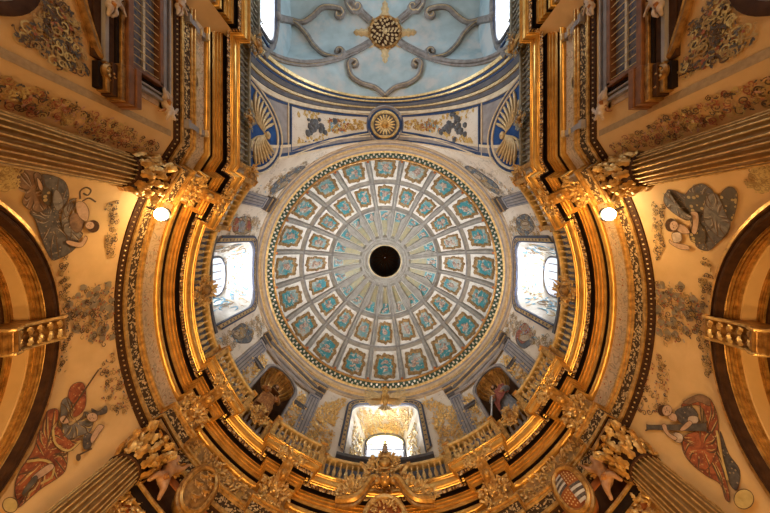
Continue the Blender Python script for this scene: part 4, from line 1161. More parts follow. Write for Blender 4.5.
# ------------------------------------------------------------------ niches: shell head, frame, pediment, flanking gilt foliage
for f, nm in ((-45, 'left'), (45, 'right')):
    u0 = rad(f) * R
    def bw(x, y, z): return SD.w(u0 + x, y, z)
    t = thing('statue_niche', 'shell-headed niche framed in grey behind the %s statue' % nm, 'niche', cylM(f, R, 9.17), 'shell-headed niches of the drum')
    m = MB(); rows = []
    for i in range(17):
        a = pi * i / 16; rows.append([bw(-NHW * cos(a), h, -.75 * sin(a)) for h in (9.2, 10.6, 11.7, NTOP - NHW)])
    m.grid(rows)
    m.grid([[bw(-NHW * 1.12 * cos(pi * i / 16), h, -.9 * sin(pi * i / 16)) for h in (9.15, 11, NTOP + .2)] for i in range(17)]); m.add([bw(-NHW * 1.12 * cos(pi * i / 16), NTOP + .2, -.9 * sin(pi * i / 16)) for i in range(17)], [tuple(range(17))]); m.build('lining', MT['brown'], t, world=True)  # second, larger half-cylinder is added unseen to stop light leaking in
    m = MB(); rows = []; nr = 66
    for j in range(8):
        b = pi / 2 * j / 7.05; row = []
        for i in range(nr + 1):
            a = pi * i / nr; g = 1 - .10 * abs(sin(a * 6)); rr = NHW * cos(b) if j else NHW
            g = g if 0 < j else 1
            row.append(bw(-NHW * cos(a) * cos(b) * g, NTOP - NHW + NHW * sin(a) * cos(b) * g, -.75 * sin(b)))
        rows.append(row)
    m.grid(rows); m.build('shell_head', MT['gold_old'], t, world=True, angle=60)
    m = MB()
    for i in range(8):
        a = pi * (i + .5) / 8; m.tube([bw(-NHW * cos(a) * cos(b) * .97, NTOP - NHW + NHW * sin(a) * cos(b) * .97, -.72 * sin(b)) for b in (.1, .4, .7, 1.0, 1.3)], [.07, .065, .05, .035, .02], 6)
    m.build('shell_rib', MT['gold'], t, world=True)
    ol = [(-NHW, 9.2), (-NHW, 11)] + [(-NHW * cos(pi * i / 32), NTOP - NHW + NHW * sin(pi * i / 32)) for i in range(33)] + [(NHW, 11), (NHW, 9.2)]
    m = MB(); m.tube([bw(x * 1.09, y + (.06 if y > 12 else 0), .05) for x, y in ol], .075, 6); m.build('frame', MT['grey'], t, world=True)
    m = MB(); m.tube([bw(x * 1.01, y, .06) for x, y in ol], .03, 5); m.build('frame_line', MT['grey_dark'], t, world=True)
    # segmental pediment
    ped = thing('segmental_pediment', 'curved grey pediment over the %s statue niche' % nm, 'pediment', cylM(f, R, 13.6), 'curved pediments over the niches')
    for d, (y0, r_, mt, zz) in enumerate(((13.62, .07, 'grey', .12), (13.74, .05, 'gold_soft', .16), (13.86, .08, 'grey_dark', .2), (13.99, .05, 'gold_soft', .24), (14.1, .08, 'grey', .26))):
        m = MB(); m.tube([bw(x, y0 + .42 * (1 - (x / 1.75) ** 2), zz) for x in [-1.62 + 3.24 * i / 28 for i in range(29)]], r_, 6); m.build('curved_molding', MT[mt], ped, world=True)
    m = MB(); m.tube([bw(x, 13.62, .14) for x in [-1.62 + 3.24 * i / 20 for i in range(21)]], .07, 6); m.build('straight_molding', MT['grey'], ped, world=True)
    m = MB(); m.grid([[bw(x, 13.62, .08) for x in [-1.6 + 3.2 * i / 20 for i in range(21)]], [bw(x, 13.62 + .42 * (1 - (x / 1.75) ** 2), .08) for x in [-1.6 + 3.2 * i / 20 for i in range(21)]]]); m.build('tympanum', MT['grey'], ped, world=True)
    for o in (-1, 1):
        g = foliage([(o * 0 - .27, -1.0), (.27, -1.0), (.27, 1.25), (-.2, 1.5), (-.27, 1.2)], 150, 60 + o, .12, z0=.02, lift=.45)
        bend(g, R); pt = thing('gilt_foliage_panel', 'gilt foliage strip on the %s side of the %s statue niche' % (('left' if o < 0 else 'right'), nm), 'relief', cylM(f + deg(o * 1.24 / R), R - .02, 11.7), 'gilt foliage beside the niches')
        g.build('foliage', MT['gold_bright'], pt)
        m = MB(); m.box((0, .62, .06), (.5, .12, .12)); m.box((0, .70, .08), (.56, .06, .16)); m.build('impost', MT['grey_dark'], pt)

# ------------------------------------------------------------------ floodlights
for s, nm in ((-1, 'left'), (1, 'right')):
    p = Vector((s * 5.36, -.52, 7.2)); d = (Vector((0, YC, 7.2)) - p).normalized()
    M = Matrix.Translation(p)
    t = thing('floodlight', 'glaring warm floodlight under the entablature by the %s upper column' % nm, 'lamp', M, 'warm floodlights')
    m = MB(); m.ell((0, 0, -.02), (.15, .15, .12), 16, 10); m.build('bulb', MT['bulb'], t)
    m = MB(); m.lathe([(.10, .04), (.16, .05), (.17, .10), (.10, .2), (.01, .22)], 16); m.build('housing', MT['iron'], t)
    m = MB(); q = -d * .50; m.tube([(0, 0, .16), (q.x * .5, q.y * .5, .2), (q.x, q.y, .12)], .025, 6); m.build('arm', MT['iron'], t)
    lamp('floodlight_beam', 'POINT', p + d * .30 + Vector((0, 0, .32)), 70, WARM, .12)
# ------------------------------------------------------------------ paintings on the walls
SR = Cyl(R)
PN = {-1: Pla((-XN, -15), (-XN, -2.3)), 1: Pla((XN, -2.3), (XN, -15))}
PD = {-1: Pla((-XN, -2.3), (-5.33, -1.79)), 1: Pla((5.33, -1.79), (XN, -2.3))}
def surfM(S, u, v):
    o = S.w(u, v); n = (S.w(u, v, 1) - o)
    return plaM(n.x, n.y, o)
LIGHT = {'robe_orange': 'p_yellow', 'robe_blue': 'p_beige', 'robe_pale': 'p_beige', 'robe_gold': 'p_ochre', 'robe_brown': 'p_ochre', 'robe_red': 'p_pink', 'robe_grey': 'p_beige'}
def fresco(name, label, S, org, k, parts, group=None, cat='fresco', line=.011, z0=.012):
    cv = lambda p: S.px(org[0] + p[0] / k, org[1] + p[1] / k)
    allp = [cv(q) for _, _, pts in parts for q in pts]
    u = sum(a for a, b in allp) / len(allp); v = sum(b for a, b in allp) / len(allp)
    t = thing(name, label, cat, surfM(S, u, v), group)
    ink = MB(); hi_ = MB()
    for i, (pn, mt, pts) in enumerate(parts):
        z = z0 + .0035 * i; m = MB()
        if mt.startswith('~'):
            m.ribbon([tuple(q) for q in smooth_open([cv(q) for q in pts], 5)], .035, z); m.map(S.w); m.build(pn, MT[mt[1:]], t, world=True, smooth=False); continue
        ol = smooth_closed([cv(q) for q in pts], 4); m.poly(ol, z, .25); m.map(S.w); m.build(pn, MT[mt], t, world=True, smooth=False)
        if pn == 'face' and k < 10:
            cu = sum(a for a, b in ol) / len(ol); cv_ = sum(b for a, b in ol) / len(ol); r_ = max(abs(a - cu) for a, b in ol)
            for q in (-1, 1): m = MB(); m.poly([(cu + q * .36 * r_ + .16 * r_ * cos(w_), cv_ + .18 * r_ + .08 * r_ * sin(w_)) for w_ in [x * pi / 4 for x in range(8)]], z + .002); ink.join(m)
            m = MB(); m.ribbon([(cu, cv_ + .2 * r_), (cu + .10 * r_, cv_ - .18 * r_), (cu - .02 * r_, cv_ - .2 * r_)], .06 * r_, z + .002); m.ribbon([(cu - .22 * r_, cv_ - .45 * r_), (cu, cv_ - .5 * r_), (cu + .22 * r_, cv_ - .45 * r_)], .09 * r_, z + .002); ink.join(m)
        if line:
            m = MB(); m.ribbon(ol + ol[:1], line, z + .0015)
            if mt.startswith('robe') and len(pts) > 6:      # drawn folds running down the cloth
                c = (sum(a for a, b in ol) / len(ol), sum(b for a, b in ol) / len(ol)); rg = random.Random(i)
                for q in range(0, len(ol), 3):
                    a = ol[q]; e = (a[0] + (c[0] - a[0]) * rg.uniform(.45, .8) + rg.uniform(-.06, .06), a[1] + (c[1] - a[1]) * rg.uniform(.45, .8)); md = ((a[0] + e[0]) / 2 + rg.uniform(-.07, .07), (a[1] + e[1]) / 2 + rg.uniform(-.05, .05))
                    m.ribbon([tuple(x) for x in smooth_open([a, md, e], 4)], [.012, .016, .022, .024, .022, .018, .012, .008, .004], z + .0015)
                    sh_ = .035; hi_.ribbon([(x[0] + sh_, x[1] + sh_ * .4) for x in [tuple(y) for y in smooth_open([a, md, e], 4)]][1:], [.004, .010, .014, .016, .014, .010, .006, .003], z + .0012); himat = LIGHT[mt]
            ink.join(m)
    ink.map(S.w); ink.build('drawn_outline', MT['ink'], t, world=True, smooth=False)
    if hi_.v: hi_.map(S.w); hi_.build('painted_highlight', MT[himat], t, world=True, smooth=False)
    return t
def circ(x, y, r, ry=None, a=0., n=8): return [(x + r * cos(2 * pi * i / n) * cos(a) - (ry or r) * sin(2 * pi * i / n) * sin(a), y + r * cos(2 * pi * i / n) * sin(a) + (ry or r) * sin(2 * pi * i / n) * cos(a)) for i in range(n)]
fresco('painted_figure', 'fresco of a seated woman in slate and brown robes by the left upper column', SR, (0, 165), 5.133, [
    ('robe', 'robe_blue', [(215, 45), (320, 75), (350, 140), (340, 190), (300, 240), (310, 300), (340, 360), (400, 370), (380, 430), (300, 480), (250, 470), (180, 290), (150, 240), (200, 200), (250, 150), (215, 100)]),
    ('skirt', 'robe_brown', [(110, 20), (200, 40), (215, 100), (250, 150), (240, 210), (200, 240), (150, 230), (110, 190), (130, 130), (80, 100)]),
    ('cloak', 'robe_pale', [(350, 180), (390, 170), (330, 210), (310, 280), (330, 350), (390, 385), (420, 350), (380, 330), (345, 270), (370, 210)]),
    ('bodice', 'robe_brown', [(355, 260), (390, 245), (425, 280), (415, 330), (385, 345), (355, 310)]),
    ('neck', 'skin', [(385, 190), (425, 190), (450, 235), (440, 285), (405, 270), (385, 230)]),
    ('arm', 'skin', [(330, 390), (350, 410), (410, 420), (440, 380), (430, 362), (405, 395), (350, 385)]),
    ('arm', 'skin', [(180, 60), (200, 80), (212, 110), (205, 130), (188, 110)]),
    ('apron', 'robe_gold', [(215, 110), (250, 130), (255, 180), (235, 205), (205, 170)]),
    ('hair', 'hair', circ(468, 312, 32)), ('face', 'skin', circ(450, 306, 24, 20)),
    ('ribbon', '~ink', [(400, 170), (400, 130), (430, 110), (455, 125), (440, 150), (415, 140)]),
    ('ribbon', '~ink', [(410, 180), (445, 165), (480, 185)]),
    ('drapery', 'robe_pale', [(270, 120), (300, 150), (310, 200), (280, 230), (255, 180)])])
fresco('painted_figure', 'fresco of a seated woman in a gold-flowered black gown by the right upper column', SR, (650, 165), 5.133, [
    ('cloak', 'robe_blue', [(90, 130), (130, 130), (180, 150), (210, 120), (270, 95), (330, 140), (300, 190), (290, 250), (330, 300), (410, 300), (400, 350), (350, 400), (300, 440), (240, 415), (225, 330), (200, 270), (130, 230), (90, 190)]),
    ('gown', 'robe_gold', [(200, 140), (270, 150), (300, 150), (270, 240), (200, 240), (180, 200)]),
    ('gown_hem', 'robe_gold', [(360, 170), (410, 110), (455, 150), (430, 280), (400, 260)]),
    ('skirt', 'robe_pale', [(300, 160), (350, 150), (400, 260), (420, 300), (380, 370), (330, 340), (280, 270)]),
    ('bodice', 'robe_gold', [(210, 340), (250, 290), (290, 350), (280, 400), (220, 390)]),
    ('sleeve', 'marble', [(120, 350), (160, 345), (170, 385), (130, 395)]),
    ('arm', 'skin', [(215, 240), (250, 240), (260, 280), (245, 350), (222, 340), (228, 290)]),
    ('arm', 'skin', [(110, 380), (130, 395), (200, 410), (212, 430), (165, 430), (112, 400)]),
    ('neck', 'skin', [(150, 300), (190, 310), (215, 345), (180, 350), (145, 330)]),
    ('hair', 'hair', circ(118, 305, 30, 34)), ('face', 'skin', circ(134, 308, 22, 26)),
    ('veil', 'robe_pale', [(90, 140), (120, 150), (180, 230), (230, 260), (200, 280), (130, 240), (85, 190)])])
fresco('painted_figure', 'fresco of an orange-robed sword bearer with scales by the left lower column', SR, (0, 370), 3.583, [
    ('robe', 'robe_orange', [(165, 150), (200, 140), (210, 170), (180, 220), (200, 270), (240, 290), (240, 300), (235, 350), (215, 380), (140, 430), (70, 490), (60, 480), (50, 420), (70, 360), (120, 280), (140, 200)]),
    ('cape', 'robe_orange', [(250, 60), (290, 45), (305, 80), (300, 140), (260, 170), (240, 120)]),
    ('bodice', 'robe_pale', [(215, 120), (240, 100), (250, 130), (230, 180), (250, 200), (290, 170), (300, 150), (330, 170), (320, 220), (270, 240), (240, 250), (220, 210)]),
    ('tunic', 'robe_orange', [(205, 200), (240, 250), (285, 245), (280, 265), (240, 295), (200, 280), (185, 235)]),
    ('hem', '~p_yellow', [(185, 215), (195, 265), (240, 290), (285, 255)]), ('hem', '~p_yellow', [(90, 330), (150, 325), (185, 345), (180, 385), (140, 410)]),
    ('leg', 'skin', [(172, 338), (185, 355), (120, 400), (108, 385)]),
    ('sleeve', 'robe_blue', [(300, 230), (325, 235), (318, 280), (295, 285), (290, 255)]),
    ('arm', 'skin', [(318, 245), (345, 200), (366, 205), (352, 225), (325, 265)]), ('arm', 'skin', [(205, 175), (225, 165), (240, 190), (215, 195)]),
    ('helmet', 'robe_blue', [(320, 140), (345, 150), (372, 130), (375, 155), (345, 165), (325, 160)]),
    ('face', 'skin', circ(322, 172, 20, 17)), ('painted_sword', '~ink', [(345, 0), (280, 95), (215, 190)]),
    ('scales', '~ink', [(320, 285), (270, 310)]), ('scale_pan', 'ink', circ(270, 318, 8, 12)),
    ('shoe', 'p_slate', [(110, 385), (120, 400), (75, 450), (68, 440)]), ('shell_scroll', 'p_yellow', circ(22, 490, 28))])
fresco('painted_figure', 'fresco of an orange-robed woman carrying a grey pillar by the right lower column', SR, (640, 370), 3.585, [
    ('cloak', 'robe_blue', [(290, 220), (320, 300), (360, 360), (350, 430), (320, 400), (300, 310)]),
    ('robe', 'robe_orange', [(150, 130), (190, 100), (240, 95), (270, 130), (285, 200), (280, 270), (300, 330), (325, 460), (310, 465), (290, 410), (240, 380), (190, 340), (160, 300), (155, 250), (200, 220), (240, 200), (220, 130)]),
    ('skirt', 'robe_orange', [(160, 240), (240, 215), (270, 240), (280, 290), (240, 360), (190, 335), (165, 300)]),
    ('bodice', 'robe_blue', [(130, 150), (180, 130), (212, 160), (195, 200), (150, 192)]),
    ('cape', 'robe_brown', [(160, 115), (210, 90), (250, 100), (255, 130), (215, 115), (180, 125)]),
    ('sleeve', 'marble', [(178, 170), (210, 168), (212, 190), (180, 205)]), ('sleeve', 'marble', [(130, 225), (158, 235), (155, 262), (128, 255)]),
    ('pillar', 'p_slate', [(30, 195), (30, 220), (40, 216), (240, 222), (245, 226), (244, 186), (238, 192), (130, 198), (40, 200)]),
    ('arm', 'skin', [(180, 185), (195, 195), (165, 220), (150, 215)]), ('arm', 'skin', [(85, 200), (100, 198), (110, 225), (140, 245), (130, 255), (98, 230)]),
    ('neck', 'skin', [(105, 155), (135, 160), (140, 185), (115, 180)]),
    ('hair', 'hair', circ(90, 148, 18, 20)), ('face', 'skin', circ(106, 148, 18, 20)),
    ('hem', '~p_yellow', [(285, 220), (300, 300), (325, 400)]), ('medallion', 'p_yellow', circ(385, 468, 36))])

def scrolls(label, S, poly, n, palette, seed, size=.11, cat='painting', group=None, name='painted_ornament', z0=.012, wid=.02, ground=None, kx=lambda p: p):
    """arabesque painted on a wall: curling stems, leaves and blossoms inside the outline given in photo pixels"""
    rg = random.Random(seed); pl_ = [S.px(*kx(p)) for p in poly]
    u = sum(p[0] for p in pl_) / len(pl_); v = sum(p[1] for p in pl_) / len(pl_)
    t = thing(name, label, cat, surfM(S, u, v), group)
    ms = {}
    def M(nm, mt): return ms.setdefault((nm, mt), MB())
    if ground:
        for i, (x, y) in enumerate(sample_poly(pl_, max(3, n // 7), rg)):
            M('ground', ground).poly(smooth_closed([(x + size * 1.5 * rg.uniform(.6, 1.1) * cos(a), y + size * 1.5 * rg.uniform(.6, 1.1) * sin(a)) for a in [k * pi / 4 for k in range(8)]], 3), z0 - .004 + i * 2e-4, .2)
    for i, (x, y) in enumerate(sample_poly(pl_, n, rg)):
        nm, mt = palette[i % len(palette)]; z = z0 + i * 1.2e-4; s = size * rg.uniform(.6, 1.25); a = rg.uniform(0, 6.28); hd = rg.choice((-1, 1))
        if nm == 'scroll':
            pts = []; T = rg.uniform(.9, 1.5)
            for q in range(17):
                g = q / 16; r_ = s * (1 - .8 * g); th = a + hd * T * 2 * pi * g; pts.append((x + r_ * cos(th), y + r_ * sin(th)))
            M(nm, mt).ribbon(pts, [wid * (.5 + 1.2 * sin(pi * (q + 1) / 18)) for q in range(17)], z)
            e = pts[0]; M(nm, mt).ribbon([(e[0] + .5 * s * cos(a + hd * 1.2) * k / 3, e[1] + .5 * s * sin(a + hd * 1.2) * k / 3) for k in range(4)], [wid, wid * 1.8, wid * 1.4, wid * .3], z + 4e-5)
        elif nm == 'leaf':
            c, d = cos(a), sin(a); ol = [(0, 0), (.35, .30), (.55, .18), (.8, .30), (1.2, 0), (.8, -.2), (.55, -.12), (.3, -.25)]
            M(nm, mt).poly([(x + s * (p * c - q * d), y + s * (p * d + q * c)) for p, q in ol], z, .3)
        else:
            M(nm, mt).poly([(x + s * .33 * (1 + .25 * cos(5 * k * pi / 10)) * cos(k * pi / 10), y + s * .33 * (1 + .25 * cos(5 * k * pi / 10)) * sin(k * pi / 10)) for k in range(20)], z + 3e-4, .3)
    for (nm, mt), m in ms.items(): m.map(S.w); m.build(nm, MT[mt], t, world=True, smooth=False, merge=False)
    return t
PAL1 = [('scroll', 'p_ochre'), ('leaf', 'p_slate'), ('scroll', 'p_yellow'), ('leaf', 'p_slate'), ('scroll', 'ink'), ('leaf', 'p_ochre'), ('leaf', 'p_slate'), ('blossom', 'p_red')]
PAL2 = [('scroll', 'p_ochre'), ('leaf', 'p_pink'), ('scroll', 'p_yellow'), ('leaf', 'p_slate'), ('scroll', 'ink'), ('blossom', 'p_red'), ('leaf', 'p_yellow'), ('scroll', 'p_red')]
PAL3 = [('blossom', 'p_red'), ('scroll', 'p_ochre'), ('leaf', 'p_slate'), ('scroll', 'ink'), ('leaf', 'p_ochre'), ('leaf', 'p_beige'), ('blossom', 'p_red')]
PAL4 = [('scroll', 'ink'), ('leaf', 'p_ochre'), ('scroll', 'p_ochre'), ('blossom', 'p_slate')]
for s, nm in ((-1, 'left'), (1, 'right')):
    kx = (lambda p: p) if s < 0 else (lambda p: (770 - p[0], p[1]))
    scrolls('painted slate and ochre leaf spray on the %s nave wall' % nm, PN[s], [(50, -6), (64, 4), (74, 20), (78, 45), (88, 78), (74, 72), (53, 64), (29, 51), (12, 37), (31, 24), (39, 16)], 300, PAL1, 70 + s, .085, wid=.015, kx=kx)
    scrolls('painted ribbon of scrolls, flowers and cherubs above the %s upper column' % nm, PD[s], [(-10, 74), (20, 82), (60, 97), (110, 118), (160, 146), (152, 152), (100, 140), (50, 118), (-10, 100)], 420, PAL2, 80 + s, .062, wid=.012, kx=kx)
    scrolls('painted flower bouquet on grey ground below the %s architrave' % nm, SR, [(63, 307), (84, 286), (113, 282), (114, 336), (104, 346), (84, 340), (74, 334)], 260, PAL3, 90 + s, .062, wid=.012, ground='p_grey', kx=kx)
    scrolls('thin painted vine along the outer rim of the %s archway' % nm, SR, [(58, 262), (66, 250), (70, 285), (68, 310), (71, 340), (64, 372), (58, 380), (62, 330)], 110, PAL4, 100 + s, .05, wid=.011, kx=kx)
    scrolls('painted garland hanging below the %s capital' % nm, SR, [(104, 205), (118, 200), (116, 240), (112, 262), (104, 250), (108, 228)], 100, PAL4, 110 + s, .06, wid=.011, kx=kx)
    scrolls('painted garland above the lower %s fresco' % nm, SR, [(101, 365), (112, 352), (122, 372), (132, 408), (128, 414), (112, 412), (100, 398)], 130, PAL3, 120 + s, .055, wid=.011, kx=kx)
    scrolls('golden painted rocaille in the corner above the %s archway' % nm, SR, [(-8, 168), (18, 168), (20, 185), (8, 192), (-8, 186)], 110, [('scroll', 'p_yellow'), ('leaf', 'p_yellow'), ('scroll', 'p_ochre')], 130 + s, .06, wid=.012, kx=kx)
    # plain painted border at the edge of the nave wall
    m = MB(); m.grid([[Vector((s * (XN - .006), y, h)) for y in (-2.46, -2.32)] for h in (0, 7.0)])
    b = m.top('painted_border', 'ochre painted border strip down the edge of the %s nave wall' % nm, 'border', MT['ochre_border'])
# ------------------------------------------------------------------ paintings and reliefs in the drum
for s, nm in ((-1, 'left'), (1, 'right')):
    kx = (lambda p: p) if s < 0 else (lambda p: (770 - p[0], p[1]))
    PB = [('scroll', 'p_beige'), ('leaf', 'p_beige'), ('scroll', 'p_ochre'), ('leaf', 'p_sky'), ('scroll', 'p_grey')]
    scrolls('beige painted foliage in the %s corner between arch and dome' % nm, SD, [(250, 192), (275, 176), (310, 160), (345, 153), (318, 164), (292, 182), (274, 206), (262, 212)], 190, PB, 140 + s, .11, wid=.025, kx=kx)
    pf = lambda pts: [kx(p) for p in pts]
    fresco('painted_portrait', 'dark painted cloud portrait in the %s corner between arch and dome' % nm, SD, (0, 0), 1, [
        ('shade', 'cloud', pf([(270, 192), (273, 184), (285, 175), (300, 166), (305, 168), (296, 178), (284, 187), (273, 194)])),
        ('figure', 'p_grey', pf([(277, 187), (284, 181), (288, 182), (281, 188)])), ('figure', 'p_beige', pf([(288, 178), (294, 173), (297, 174), (291, 179)]))], line=.03)
    scrolls('beige painted foliage between %s window and niche pilaster' % nm, SD, [(212, 345), (222, 336), (250, 322), (258, 312), (266, 325), (262, 335), (240, 340), (222, 358)], 170, PB, 150 + s, .11, wid=.022, kx=kx)
    scrolls('beige painted foliage between %s window and upper pilaster' % nm, SD, [(226, 236), (234, 214), (256, 216), (262, 226), (258, 246), (252, 240), (236, 240)], 160, PB, 160 + s, .10, wid=.022, kx=kx)
    if s < 0:
        fresco('painted_portrait', 'small fresco of two red-cloaked figures above the left window', SD, (210, 190), 7.33, [
            ('cloud', 'p_grey', [(165, 300), (200, 210), (290, 200), (300, 290), (240, 325)]), ('cloak', 'robe_red', [(165, 300), (175, 215), (205, 205), (210, 290)]), ('robe', 'robe_grey', [(210, 300), (215, 215), (255, 240), (250, 310)]), ('cloak', 'robe_red', [(262, 290), (275, 220), (292, 225), (295, 285)]), ('face', 'skin', circ(222, 212, 12)), ('face', 'skin', circ(278, 212, 11))], line=.03)
        fresco('painted_portrait', 'grisaille lion head roundel below the left window', SD, (210, 310), 8.54, [('mane', 'cloud', [(180, 190), (230, 140), (280, 115), (350, 160), (370, 190), (345, 270), (280, 285), (220, 270)]), ('face', 'p_grey', [(200, 200), (250, 160), (300, 180), (300, 230), (250, 250), (210, 240)]), ('muzzle', 'p_beige', circ(225, 205, 25, 18))], line=.03)
    else:
        fresco('painted_portrait', 'dark grisaille wreath portrait above the right window', SD, (490, 190), 7.33, [('wreath', 'cloud', [(195, 270), (195, 210), (260, 175), (310, 215), (325, 285), (260, 335), (215, 320)]), ('face', 'p_grey', [(225, 240), (260, 215), (290, 240), (295, 290), (240, 290)]), ('brow', 'p_beige', circ(260, 245, 26, 14))], line=.03)
        fresco('painted_portrait', 'dark painted portrait with red cloak below the right window', SD, (490, 310), 8.54, [('cloak', 'robe_red', [(225, 200), (270, 130), (310, 115), (360, 190), (370, 250), (300, 330), (230, 280)]), ('shade', 'cloud', [(235, 240), (280, 290), (360, 220), (375, 260), (300, 330), (235, 285)]), ('face', 'p_beige', circ(295, 240, 40, 30))], line=.03)
    # gilt relief beside the bottom window
    px = [(300, 456), (301, 434), (318, 408), (344, 399), (347, 404), (338, 412), (333, 432), (329, 458), (315, 462)]
    uv = [SD.px(*kx(p)) for p in px]; u = sum(p[0] for p in uv) / len(uv); v = sum(p[1] for p in uv) / len(uv)
    g = foliage([(p[0] - u, p[1] - v) for p in uv], 560, 170 + s, .12, z0=.02, lift=.4)
    bend(g, R); t = thing('gilt_foliage_panel', 'large gilt foliage relief on the drum %s of the bottom window' % nm, 'relief', cylM(deg(u / R), R - .01, v)); g.build('foliage', MT['gold_bright'], t)
    # gilt relief in the panels beneath the string course
    uv = [SR.px(*kx(p)) for p in [(84, 522), (104, 486), (114, 470), (124, 486), (140, 514), (120, 530)]]; u = sum(p[0] for p in uv) / len(uv); v = sum(p[1] for p in uv) / len(uv)
    g = foliage([(p[0] - u, p[1] - v) for p in uv], 120, 180 + s, .10, z0=.02, lift=.5); bend(g, R)
    t = thing('gilt_foliage_panel', 'gilt foliage relief right beside the lower %s column' % nm, 'relief', cylM(deg(u / R), R - .01, v)); g.build('foliage', MT['gold_bright'], t)
    # string course and rust band of the diagonal bay
    a = arc(R, -60 + 3, -30 - 3, 1.5) if s < 0 else arc(R, 33, 57, 1.5)
    st = struct('trim_8' if s < 0 else 'trim_9', sweep(a, [(0, 6.13), (.06, 6.14), (.08, 6.17), (.06, 6.19)]), MT['gold'])
    struct('dark_molding', sweep(a, [(.06, 6.18), (.10, 6.20), (.12, 6.28), (.10, 6.34)]), MT['dark'], st)
    struct('gilt_fillet', sweep(a, [(.10, 6.33), (.14, 6.34), (.15, 6.37), (.14, 6.40), (.0, 6.41)]), MT['gold'], st)
    struct('rust_band', sweep(a, [(.0, 6.94), (.05, 6.945), (.05, 7.08)]), MT['rust'], st)
    struct('rust_band', sweep(a, [(.0, 6.0), (.03, 6.01), (.03, 6.10), (.0, 6.11)]), MT['rust'], st)
    mb = sweep(a, [(.012, 6.40), (.012, 6.95)]); struct('relief_ground', mb, MT['brown'], st)

# ------------------------------------------------------------------ carved figures grown from a jointed skeleton
def skin(name, verts, edges, radii, mat, parent, root=0, sub=1):
    me = bpy.data.meshes.new(name); me.from_pydata([tuple(v) for v in verts], edges, [])
    o = bpy.data.objects.new(name, me); C.objects.link(o); o.parent = parent; KIDS.setdefault(parent.name, []).append(o)
    sm = o.modifiers.new('Skin', 'SKIN'); sm.use_smooth_shade = True
    lay = me.skin_vertices[0] if me.skin_vertices else None
    if lay is None:
        bm = bmesh.new(); bm.from_mesh(me); bm.verts.layers.skin.verify(); bm.to_mesh(me); bm.free(); lay = me.skin_vertices[0]
    for i, r_ in enumerate(radii): lay.data[i].radius = (r_, r_) if not isinstance(r_, tuple) else r_; lay.data[i].use_root = (i == root)
    sb = o.modifiers.new('Subdivision', 'SUBSURF'); sb.levels = sub; sb.render_levels = sub
    me.materials.append(mat); return o
def figure(parent, J, mat, k=1.0, sub=1, name='body', fat=1.0):
    """J: joint name -> point.  One continuous body: trunk, head with nose and ears, limbs, hands with five fingers"""
    V = []; E = []; Rr = []
    def v(p, r_): V.append(Vector(p)); Rr.append(r_ * k * fat); return len(V) - 1
    def e(a, b): E.append((a, b))
    pel = v(J['pelvis'], .125); che = v(J['chest'], .14); nec = v(J['neck'], .055); e(pel, che); e(che, nec)
    hd = Vector(J['head']); nk = Vector(J['neck']); up = (hd - nk).normalized(); fw = Vector(J.get('face', (0, -1, 0))).normalized()
    h1 = v(hd, .088); h2 = v(hd + up * .10 * k, .07); e(nec, h1); e(h1, h2)
    n = v(hd + fw * .105 * k, .018); e(h1, n)
    sd = up.cross(fw)
    for o in (-1, 1):
        S = 'l' if o < 0 else 'r'
        sh = v(J['sh_' + S], .07); el = v(J['el_' + S], .05); wr = v(J['wr_' + S], .034); e(che, sh); e(sh, el); e(el, wr)
        d = (Vector(J['wr_' + S]) - Vector(J['el_' + S])).normalized(); q = d.orthogonal().normalized()
        pm = v(Vector(J['wr_' + S]) + d * .07 * k, .036); e(wr, pm); base = Vector(J['wr_' + S]) + d * .10 * k
        for i, (ln, sp) in enumerate(((.06, -.030), (.075, -.010), (.07, .010), (.055, .030))):
            f1 = v(base + q * sp * k, .010); f2 = v(base + q * sp * 1.2 * k + d * ln * .6 * k, .0095); f3 = v(base + q * sp * 1.2 * k + d * ln * k + fw * .02 * k, .008); e(pm, f1); e(f1, f2); e(f2, f3)
        th = v(Vector(J['wr_' + S]) + d * .05 * k - q * .05 * k, .011); th2 = v(Vector(J['wr_' + S]) + d * .09 * k - q * .065 * k, .009); e(pm, th); e(th, th2)
        hp = v(J['hp_' + S], .10); kn = v(J['kn_' + S], .065); an = v(J['an_' + S], .042); to = v(J['to_' + S], .036); e(pel, hp); e(hp, kn); e(kn, an); e(an, to)
    return skin(name, V, E, Rr, mat, parent, 0, sub)
